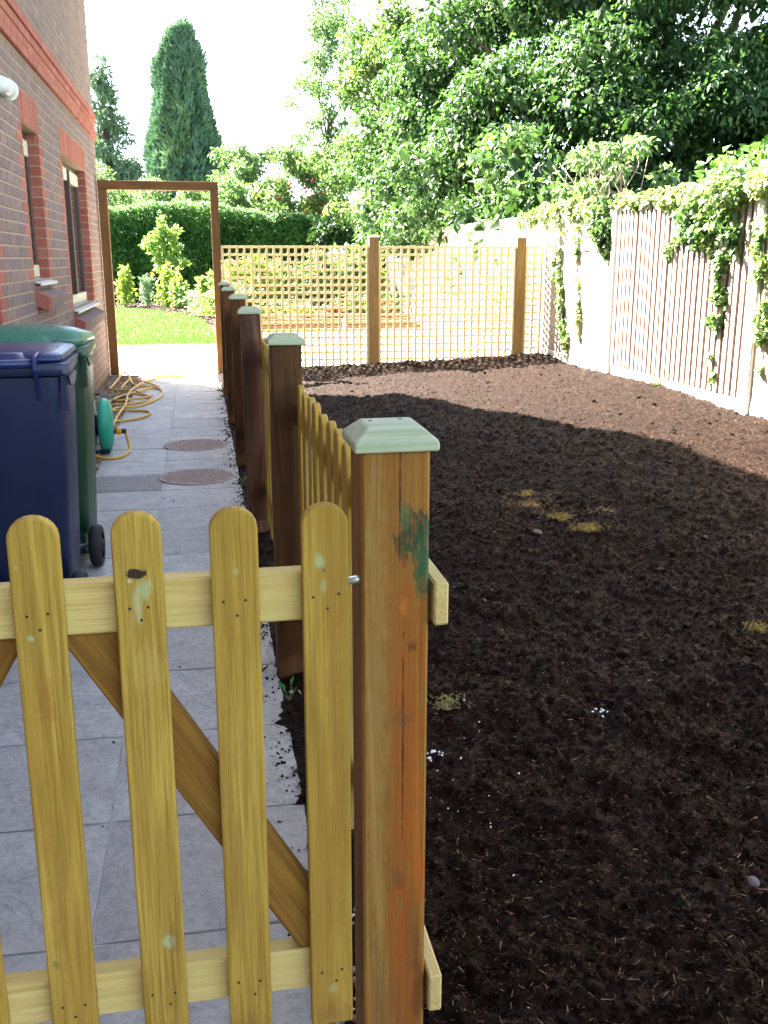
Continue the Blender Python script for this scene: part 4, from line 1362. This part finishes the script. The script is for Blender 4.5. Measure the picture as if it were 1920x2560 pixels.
# small weed by the fence foot
def weed(x, y, label, n_=5, s_=.05):
    e = empty('weed', (x, y, .0), 0, label, 'weed')
    mb = MB()
    for i in range(n_):
        a = i*6.28/n_+random.uniform(-.3, .3)
        p = Vector((math.cos(a)*s_*.5, math.sin(a)*s_*.5, s_*random.uniform(.6, 1.2)))
        mb.tube([(0, 0, 0), p*.6, p], .0012, 5)
    mb.build('stem', M_STEM, e)
    PP = np.array([(math.cos(i*6.28/n_)*s_*.5, math.sin(i*6.28/n_)*s_*.5, s_*.8) for i in range(n_)])
    leaves('leaves', PP, norm(PP), .035, .016, leafmat('leaf_weed', [(0, (.02, .16, .03)), (1, (.04, .24, .05))], .3), e, 0, 1., kind=None)
weed(.235, 2.95, 'small bright green weed at the path edge behind the gate')
weed(.215, 6.2, 'tiny green weed by the third fence post', 4, .035)
stone(.245, 3.02, .012, M_PERL, 'white pebble in the soil behind the gate picket', 'pebble')

# ------------------------------------------------------------------ garden beyond the arch
# lawn with a curved edge
def poly_sheet(name, pts, z, mat, kind='structure'):
    mb = MB(); mb.add([(x, y, z) for x, y in pts], [tuple(range(len(pts)))])
    return tag(mb.build(name, mat), kind=kind)
edge = [(.26, 17.06), (.27, 18.2), (.25, 19.6), (.2, 21.5), (.1, 23.6), (-.2, 25.6), (-.75, 27.4), (-1.5, 29.), (-2.45, 30.2), (-4, 31.2), (-7, 32)]
poly_sheet('lawn', [(-12, 17.06)]+edge+[(-12, 32)], .004, M_LAWN)
n = 26000
y = 17.1+14.5*rng.uniform(0, 1, n)**1.4; x = rng.uniform(-3.2, .3, n)
ex = np.interp(y, [e_[1] for e_ in edge], [e_[0] for e_ in edge])
kq = x < ex
P = np.stack([x, y, np.full(n, .004)], 1)[kq]
o = leaves('lawn_grass', P, np.tile([0, 0, 1.], (len(P), 1)), .045, .012, L_GRASS, None, 0, 1.2, spread=.6)
tag(o, 'short bright green grass blades of the lawn beyond the arch', 'grass', kind='stuff')
poly_sheet('flower_bed', edge+[(-7, 37), (5.5, 37), (5.5, 21.0), (.8, 21.0), (.8, 17.06)], .0, M_SOILB)
sheet('gravel_yard', .30, 4.45, 17.06, 21.0, -.002, plain('yard_gravel', (.40, .34, .26), (.55, .48, .38), 8, .9, .1, .5, 120))
# crumbs on the far bed
n = 3000
x = rng.uniform(-3, 1, n); y = rng.uniform(22, 35, n)
kq = x > np.interp(y, [e_[1] for e_ in edge], [e_[0] for e_ in edge])
P = np.stack([x, y, np.full(n, .01)], 1)[kq]
o = rocks('bed_crumbs', P, rng.uniform(.02, .05, len(P)), M_SOILB, .6, .4)
tag(o, 'brown soil crumbs on the flower bed beyond the lawn', 'soil crumbs', kind='stuff')

# raised bed edged with sleepers, planted
rb = empty('raised_bed', (1.2, 19.8, 0), 0, 'raised bed edged with brown timber sleepers behind the trellis', 'raised bed')
for zi, z0 in enumerate((0., .125)):
    for xi in range(2):
        q = MB(); q.box(xi*1.72+.01-(.4 if zi else 0), xi*1.72+1.71-(.4 if zi else 0), zi*.02, .1+zi*.02, z0+.002, z0+.12)
        bev(q.build('sleeper', M_SLEEP, rb), .008)
q = MB()
gx, gy = np.meshgrid(np.linspace(-.4, 3.2, 60), np.linspace(.12, 4., 50))
gz = .2+.28*(gy/4.)+(fbm(gx*5, gy*5, 4, 31)-.5)*.10
V = np.stack([gx, gy, gz], -1).reshape(-1, 3)
I = (np.arange(49)[:, None]*60+np.arange(59)[None]).ravel()
link('soil', np_mesh('soil', V, np.stack([I, I+1, I+61, I+60], 1), M_SOILB), rb)

def plant(name, label, x, y, z, w_, h_, n_, L, W, mat, spikes=0, cat='plant', group=None, flower=None, fl_n=0, droop=.2):
    e = empty(name, (x, y, z), 0, label, cat, group)
    mb = MB()
    pts = []
    ns = max(4, spikes)
    for i in range(ns):
        a = random.uniform(0, 6.28); rr = w_*.5*random.uniform(.1, 1)
        t_ = Vector((math.cos(a)*rr, math.sin(a)*rr*.7, h_*random.uniform(.65, 1.)))
        mb.tube([(t_.x*.15, t_.y*.15, -.03), t_*.5+Vector((0, 0, .05*h_)), t_], [.012, .009, .004], 5)
        pts.append(t_)
    mb.build('stems', M_STEM, e)
    k_ = rng.integers(0, ns, n_)
    tt = rng.uniform(.12, 1, n_)**.8
    T_ = np.array([tuple(p) for p in pts])[k_]
    wid = (w_*.16*(1.15-tt) if spikes else w_*.32*np.sin(np.pi*np.clip(tt, .1, .95)))
    P = T_*tt[:, None]*np.array([1, 1, 1])+rng.normal(size=(n_, 3))*wid[:, None]*np.array([1, .8, .55])
    P[:, 2] = np.maximum(P[:, 2], .02)
    NR = norm(P-np.array([0, 0, h_*.25]))
    leaves('leaves', P, NR, L, W, mat, e, droop, .6)
    if flower:
        for p in sorted(pts, key=lambda v: -v.z)[:max(1, fl_n)]:
            q = rng.normal(size=(22, 3)); q = norm(q)*.035
            leaves('flower', q+np.array([p.x, p.y, p.z+.02]), norm(q), .06, .04, flower, e, -.3, .8, kind=None)
    return e
plant('spiky_plant', 'tall yellow-green spiky plant at the left of the far flower bed', -2.2, 30.9, 0, .75, 1.25, 700, .14, .05, L_LIME, 7)
plant('silver_plant', 'silvery green plant with one orange flower, left of the young tree', -1.55, 31.2, 0, .65, 1.0, 600, .12, .035, L_SILVER, 6, flower=L_ORANGE, fl_n=1)
plant('lime_plant', 'tall lime green plant at the foot of the young tree', -.95, 30.2, 0, .95, 1.35, 900, .15, .06, L_LIME, 9, flower=L_ORANGE, fl_n=1)
plant('bushy_plant', 'low pale bushy plant with orange flower right of the young tree', -.52, 29.4, 0, .75, .85, 600, .12, .05, L_YOUNG, 6, flower=L_ORANGE, fl_n=2)
plant('grey_plant', 'blue-grey low plant beside the right arch post', .12, 28.4, 0, .9, .7, 700, .13, .06, L_SILVER, 0)
plant('ground_plant', 'broad pale ground plant at the foot of the right arch post', .5, 25.6, 0, 1.2, .45, 900, .13, .06, L_LIME, 0)
plant('tall_flower', 'pale plant with orange bloom against the right arch post', .28, 27.4, 0, .8, 1.05, 700, .14, .06, L_YOUNG, 5, flower=L_ORANGE, fl_n=1)
# young tree in the bed
yt = [(-1.05, 32, 2.55, .10, .1, .28), (-1.02, 32, 2.2, .22, .2, .22), (-1.28, 32, 2.0, .30, .22, .18), (-.85, 32, 2.02, .26, .2, .2), (-1.5, 31.9, 1.85, .2, .18, .10), (-.72, 32, 1.75, .28, .2, .14), (-1.15, 32, 1.7, .30, .25, .18), (-1.0, 32, 1.4, .35, .25, .14), (-.55, 31.9, 1.33, .32, .2, .10), (-1.05, 32, 1.1, .25, .2, .14), (-.62, 32, 2.25, .14, .12, .16)]
tree('young_tree', 'slim young tree with pale green leaves before the hedge', (-1.0, 32, 0), yt, 1500, .13, .065, L_YOUNG, .028, fork=.3, droop=.1, inner=.2)
# raised bed planting, seen through the trellis
rbp = [('leafy_plant', 'bushy lime shrub behind the left of the trellis', 1.25, 22.3, .3, 1.0, 1.15, 1300, .16, .08, L_LIME, 0, None),
       ('leafy_plant', 'white-flowering plant at the far left of the raised bed', .75, 21.6, .25, .8, .6, 600, .12, .07, L_SILVER, 0, L_WHITE),
       ('leafy_plant', 'green shrub with pink flowers in the middle of the raised bed', 2.1, 22.6, .35, .9, 1.0, 900, .14, .07, L_PALE, 0, L_PINK),
       ('leafy_plant', 'broad bright green shrub behind the left of the middle trellis post', 2.95, 22.4, .4, 1.2, 1.1, 1500, .15, .075, L_PALE, 0, None),
       ('leafy_plant', 'tall pale shrub behind the right of the middle trellis post', 3.75, 22.8, .4, 1.0, 1.2, 1300, .15, .075, L_YOUNG, 0, None),
       ('low_plant', 'small yellow-leaved plant in the front of the raised bed', 2.1, 20.6, .25, .4, .22, 200, .09, .06, L_YELLOWL, 0, None),
       ('low_plant', 'small lime plant at the front left of the raised bed', 1.3, 20.1, .22, .5, .22, 220, .09, .06, L_LIME, 0, None),
       ('low_plant', 'red-stemmed leafy plant at the right of the raised bed', 3.75, 20.3, .25, .55, .35, 260, .14, .04, L_RED, 0, None),
       ('low_plant', 'pinkish low plant in the middle of the raised bed', 2.75, 20.4, .25, .4, .22, 160, .09, .05, L_RED, 0, None),
       ('low_plant', 'grey-green low plant in the second row of the raised bed', 1.75, 21.1, .28, .5, .25, 240, .09, .05, L_SILVER, 0, None),
       ('low_plant', 'low green plant right of the white lantern', 3.4, 21.1, .3, .6, .3, 320, .10, .05, L_PALE, 0, None),
       ('low_plant', 'low green plant at the far right of the raised bed', 4.1, 20.9, .28, .5, .4, 320, .10, .05, L_HEDGE, 0, None)]
for nm, lb, x, y, z, w_, h_, n_, L_, W_, mt, sp_, flw in rbp:
    plant(nm, lb, x, y, z, w_, h_, n_, L_, W_, mt, sp_, flower=flw, fl_n=4 if flw else 0)
def lantern(x, y, z, label, s_=1.):
    e = empty('garden_lantern', (x, y, z), 0, label, 'lantern')
    q = MB(); q.lathe([(.06*s_, 0), (.05*s_, .02*s_), (.05*s_, .16*s_)], 6, 'Z'); q.build('body', M_PERL, e)
    q = MB(); q.lathe([(.085*s_, .161*s_), (.05*s_, .22*s_), (.008, .30*s_)], 6, 'Z'); q.build('roof', M_PERL, e)
lantern(2.88, 19.6, 0, 'small white lantern standing in front of the raised bed')
lantern(2.35, 21.2, .3, 'small white lantern among the plants of the raised bed', .9)

# ------------------------------------------------------------------ hedge behind the garden
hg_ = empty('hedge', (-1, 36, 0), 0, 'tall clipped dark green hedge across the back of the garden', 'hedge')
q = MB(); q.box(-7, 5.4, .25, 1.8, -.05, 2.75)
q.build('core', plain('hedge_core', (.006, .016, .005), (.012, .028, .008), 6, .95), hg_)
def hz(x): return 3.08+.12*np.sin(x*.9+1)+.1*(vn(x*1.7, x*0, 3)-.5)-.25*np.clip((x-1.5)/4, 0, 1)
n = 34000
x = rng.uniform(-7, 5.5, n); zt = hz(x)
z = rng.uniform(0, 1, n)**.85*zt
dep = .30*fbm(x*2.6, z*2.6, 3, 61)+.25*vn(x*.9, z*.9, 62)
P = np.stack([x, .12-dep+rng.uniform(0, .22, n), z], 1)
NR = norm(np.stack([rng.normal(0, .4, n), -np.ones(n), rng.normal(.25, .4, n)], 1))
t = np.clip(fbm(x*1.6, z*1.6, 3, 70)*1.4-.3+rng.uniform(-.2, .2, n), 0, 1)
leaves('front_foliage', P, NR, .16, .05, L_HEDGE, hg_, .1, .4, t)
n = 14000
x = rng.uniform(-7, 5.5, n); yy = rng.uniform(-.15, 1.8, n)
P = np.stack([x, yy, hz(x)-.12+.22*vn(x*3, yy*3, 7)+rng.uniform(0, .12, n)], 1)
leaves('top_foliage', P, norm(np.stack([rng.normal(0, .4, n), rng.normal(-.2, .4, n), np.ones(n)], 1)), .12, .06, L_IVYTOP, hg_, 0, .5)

# ------------------------------------------------------------------ trees
def conifer(name, label, x, y, h_, prof, n_, L, W, mat, up=1., core=True, leaders=()):
    """prof: (z fraction, radius)"""
    e = empty(name, (x, y, 0), 0, label, 'tree')
    zs, rs = np.array([p[0] for p in prof])*h_, np.array([p[1] for p in prof])
    q = MB(); q.tube([(0, 0, -.1), (0, 0, h_*.5), (0, 0, h_*.93)], [.22, .14, .03], 8); q.build('trunk', M_BARK, e)
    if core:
        q = MB(); q.lathe([(max(.02, r*.70), z) for z, r in zip(zs, rs)], 20, 'Z'); q.build('foliage_core', plain('conifer_core_'+name, (.008, .022, .014), (.016, .036, .022), 4, .95), e)  # unseen dark solid added inside the crown to block light
    z = rng.uniform(0, 1, n_)**.9*h_*1.0
    a = rng.uniform(0, 2*np.pi, n_)
    lump = .66+.6*fbm(a*3+10, z*.8, 3, 90) + .24*(vn(a*8, z*2.0, 95)-.5)
    r = np.interp(z, zs, rs)*lump*(1-.16*rng.uniform(0, 1, n_)**2)
    P = np.stack([r*np.cos(a), r*np.sin(a), z], 1)
    NR = norm(np.stack([np.cos(a), np.sin(a), np.full(n_, up)], 1))
    t = np.clip(fbm(a*4, z*.8, 3, 99)*1.6-.4+rng.uniform(-.2, .2, n_), 0, 1)
    leaves('crown', P, NR, L, W, mat, e, 0, .9, t, spread=.7)
    for (bx_, bz_, r_, h2) in leaders:
        P, NR, ix = on_blobs([(bx_, 0, bz_, r_, r_, h2)], 900, .3)
        leaves('leader', P, norm(NR+np.array([0, 0, 1.4])), L, W, mat, e, 0, .9, spread=.7)
    return e
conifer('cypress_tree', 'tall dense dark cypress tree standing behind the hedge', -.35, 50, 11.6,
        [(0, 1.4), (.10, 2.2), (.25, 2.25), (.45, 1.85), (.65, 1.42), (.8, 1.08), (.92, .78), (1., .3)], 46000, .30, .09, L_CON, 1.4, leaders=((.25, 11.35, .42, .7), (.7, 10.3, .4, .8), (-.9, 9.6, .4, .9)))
spr = []
for i in range(46):
    f = random.uniform(0, 1)
    z = 2.0+9.0*f; r = 2.6*(1-f)+.25
    a = random.uniform(0, 6.28)
    spr.append((-4.4+r*.65*math.cos(a), 56+r*.65*math.sin(a), z, r*.42+.15, r*.42+.15, .28+.25*(1-f)))
spr.append((-4.4, 56, 11.3, .25, .25, .6))
tree('spruce_tree', 'loose pale conifer showing beside the house corner', (-4.4, 56, 0), spr, 22000, .30, .08, L_CON2, .2, fork=.9, droop=.25, inner=.3)

def blobcloud(cx_, cy_, cz_, rx, ry, rz, n_, r0, r1, seed):
    rs = random.Random(seed)
    out = []
    for i in range(n_):
        while True:
            a, b, c = rs.uniform(-1, 1), rs.uniform(-1, 1), rs.uniform(-1, 1)
            if .15 < a*a+b*b+c*c < 1: break
        f = (a*a+b*b+c*c)**.5
        s_ = rs.uniform(.75, 1)/f
        r = rs.uniform(r0, r1)
        out.append((cx_+a*s_*rx, cy_+b*s_*ry, cz_+c*s_*rz, r, r, r*rs.uniform(.6, .85)))
    return out
# pale shrubs and trees behind the hedge
tree('pale_shrub', 'feathery pale green shrub behind the hedge below the loose conifer', (-2.6, 40, 0), blobcloud(-2.6, 40, 3.6, 1.5, 1, 1.3, 18, .35, .6, 1), 6000, .15, .06, L_PALE, .06, inner=.3, cat='shrub')
tree('pale_shrub', 'low pale shrub poking above the hedge at the cypress foot', (.1, 40, 0), blobcloud(.1, 40, 3.2, 1.0, .8, .75, 12, .25, .45, 2), 3500, .14, .06, L_PALE, .05, inner=.3, cat='shrub')
def lacy(cx_, cy_, z0, z1, w0, w1, n_, r0, r1, seed):
    """loose upright crown: small clumps thinning upwards"""
    rs_ = random.Random(seed)
    out = []
    for i in range(n_):
        f = rs_.uniform(0, 1)**1.1
        w_ = w0+(w1-w0)*f
        r = rs_.uniform(r0, r1)
        out.append((cx_+max(-.95, min(.95, rs_.gauss(0, .5)))*w_, cy_+rs_.gauss(0, .5)*min(w_, 1.5), z0+(z1-z0)*f, r, r, r*.8))
    return out
tree('pale_tree', 'pale feathery tree right of the cypress, behind the hedge', (2.3, 42, 0), lacy(2.2, 42, 2.6, 5.9, 1.9, 1.0, 60, .2, .42, 3), 9000, .16, .07, L_PALE, .09, inner=.05, fork=.7)
tree('slender_tree', 'tall thin airy tree against the sky left of the big tree', (5.4, 42, 0), lacy(5.5, 42, 2.6, 11.4, 2.6, .8, 130, .2, .48, 4), 15000, .15, .07, L_PALE, .10, fork=.9, inner=.05)
tree('pale_tree', 'pale loose bush directly right of the cypress foot', (1.2, 39, 0), lacy(1.3, 39, 2.6, 4.3, 1.2, .6, 30, .2, .4, 13), 4500, .15, .065, L_PALE, .06, inner=.05)
tree('pale_tree', 'airy pale tree standing behind the olive tree', (7.0, 34, 0), lacy(6.3, 34, 2.5, 8.8, 2.4, .9, 80, .2, .42, 15), 8000, .16, .075, L_PALE, .12, inner=.05, fork=.8)
tree('pale_tree', 'broad pale tree low behind the slender tree, with red berries', (4.2, 38, 0), lacy(4.2, 38, 2.5, 5.2, 2.4, 1.6, 70, .25, .45, 5), 10000, .15, .075, L_OLIVE, .1, inner=.1)
by = rocks('berries', np.stack([rng.uniform(2.9, 4.9, 40), np.full(40, 36.7)+rng.uniform(-.2, .2, 40), rng.uniform(2.6, 4.2, 40)], 1), rng.uniform(.04, .08, 40), plain('berry_red', (.45, .05, .04), (.55, .09, .06), 9, .5), 1.)
tag(by, 'scattered red berry bunches in the pale tree behind the hedge', 'berries', kind='stuff')
tree('olive_tree', 'yellowish tree leaning out left of the big dark tree', (5.3, 27, 0), lacy(5.6, 27, 2.2, 7.6, 1.9, 1.3, 90, .25, .55, 6), 13000, .14, .09, L_OLIVE, .13, inner=.1, fork=.7)

# the big tree beyond the fence
big = []
rs = random.Random(42)
def addb(x, y, z, r): big.append((x, y, z, r, r, r*.62))
def dome(cx_, cy_, cz_, rx, ry, rz_, n_, r0, r1, vmin=-.2):
    for i in range(n_):
        a = rs.uniform(0, 6.28); v = rs.uniform(vmin, 1.); ce = math.sqrt(1-v*v)
        R_ = rs.uniform(.80, 1.04)
        x, y, z = cx_+rx*R_*ce*math.cos(a), cy_+ry*R_*ce*math.sin(a), cz_+rz_*R_*v
        if y > cy_+ry*.45: continue          # far side, never seen
        if x < 5.0 and z < 1.7: continue
        addb(x, y, z, rs.uniform(r0, r1))
dome(10.2, 20.0, 3.2, 5.6, 5.6, 7.5, 250, .5, .95)
dome(6.9, 20.3, 4.6, 2.7, 2.9, 5.6, 170, .45, .85, -.6)
dome(6.3, 18.0, 2.6, 1.9, 2.0, 2.6, 50, .4, .7, -.4)
dome(8.6, 16.8, 2.2, 3.0, 2.4, 3.0, 60, .45, .8, -.1)
dome(13.2, 18.5, 4.5, 3.6, 3.2, 6.0, 90, .5, .9, -.4)
dome(12.5, 16.5, 2.4, 3.0, 2.6, 4.2, 60, .45, .85, -.1)
for (x, y, z, r) in ((4.6, 18.6, 2.4, .7), (4.1, 19.0, 2.15, .6), (4.3, 18.2, 3.0, .8), (3.9, 18.8, 3.2, .6), (4.9, 17.4, 2.3, .65), (5.2, 16.8, 2.1, .55), (4.4, 19.6, 3.9, .8), (4.7, 19.8, 5.0, .8), (4.2, 20.2, 1.8, .5), (3.7, 20.3, 2.3, .6), (5.1, 18.4, 3.8, .8), (4.6, 18.9, 1.75, .45), (4.3, 20.9, 1.9, .55), (4.1, 21.8, 2.0, .6), (4.5, 17.9, 1.9, .45), (4.2, 19.6, 1.7, .5), (4.6, 16.6, 2.15, .45), (3.8, 21.2, 1.75, .5), (4.5, 22.6, 2.1, .7), (3.9, 20.0, 2.9, .6), (3.6, 21.0, 3.2, .6), (4.0, 21.6, 4.2, .8), (6.1, 20.5, 6.0, .9), (6.9, 20.2, 6.1, .9), (5.6, 20.6, 5.6, .8), (7.8, 20.4, 6.3, .9), (6.6, 22, 6.4, .9), (7.4, 22, 6.6, .9), (6.0, 22, 6.1, .9), (10.0, 17.5, 3.6, .8), (10.8, 17.8, 3.9, .9), (11.4, 18.2, 3.7, .9), (9.4, 17.6, 3.5, .8), (10.4, 19.5, 4.0, 1.), (11.6, 19.5, 4.1, 1.), (9.2, 20.5, 6.7, 1.)):
    addb(x, y, z, r)
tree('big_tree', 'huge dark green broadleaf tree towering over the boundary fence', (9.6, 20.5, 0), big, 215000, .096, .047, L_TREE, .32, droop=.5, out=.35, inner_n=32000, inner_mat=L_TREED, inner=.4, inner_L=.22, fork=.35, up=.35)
# dark thicket low behind the fence, closes the view under the big crown
th = [(rs.uniform(4.95, 14), rs.uniform(12.2, 17), rs.uniform(.6, 3.3), rs.uniform(.5, .85), .6, .5) for i in range(64)]
th = [(x, y if x > 5.8 else max(y, 14.5), z, a, b, c) for x, y, z, a, b, c in th]
tree('dark_shrub', 'dark green shrub growing close behind the boundary fence', (8.5, 15, 0), th, 20000, .13, .07, L_TREE, .08, droop=.4, inner_n=3000, inner_mat=L_TREED, cat='shrub')
# dark shrub at the right end of the hedge, under the big tree
tree('dark_shrub', 'dark shadowed shrub where hedge and boundary fence meet', (4.4, 25, 0), blobcloud(4.3, 25, 1.6, 1.2, 1.0, 1.3, 16, .4, .7, 9), 4500, .14, .07, L_TREED, .07, inner_n=900, inner_mat=L_TREED, cat='shrub')
# lit leaves of a climber on top of the fence near the right edge
tree('broadleaf_sapling', 'sapling with big bright leaves above the ivy at the right', (5.2, 8.6, 0), [(5.1, 8.9, 2.25, .3, .35, .2), (5.2, 8.4, 2.32, .3, .3, .2), (5.3, 8.0, 2.2, .25, .3, .2)], 420, .095, .07, leafmat('leaf_sapling', [(0, (.03, .11, .015)), (1, (.09, .20, .025))], .4), .02, inner=.2, cat='sapling')
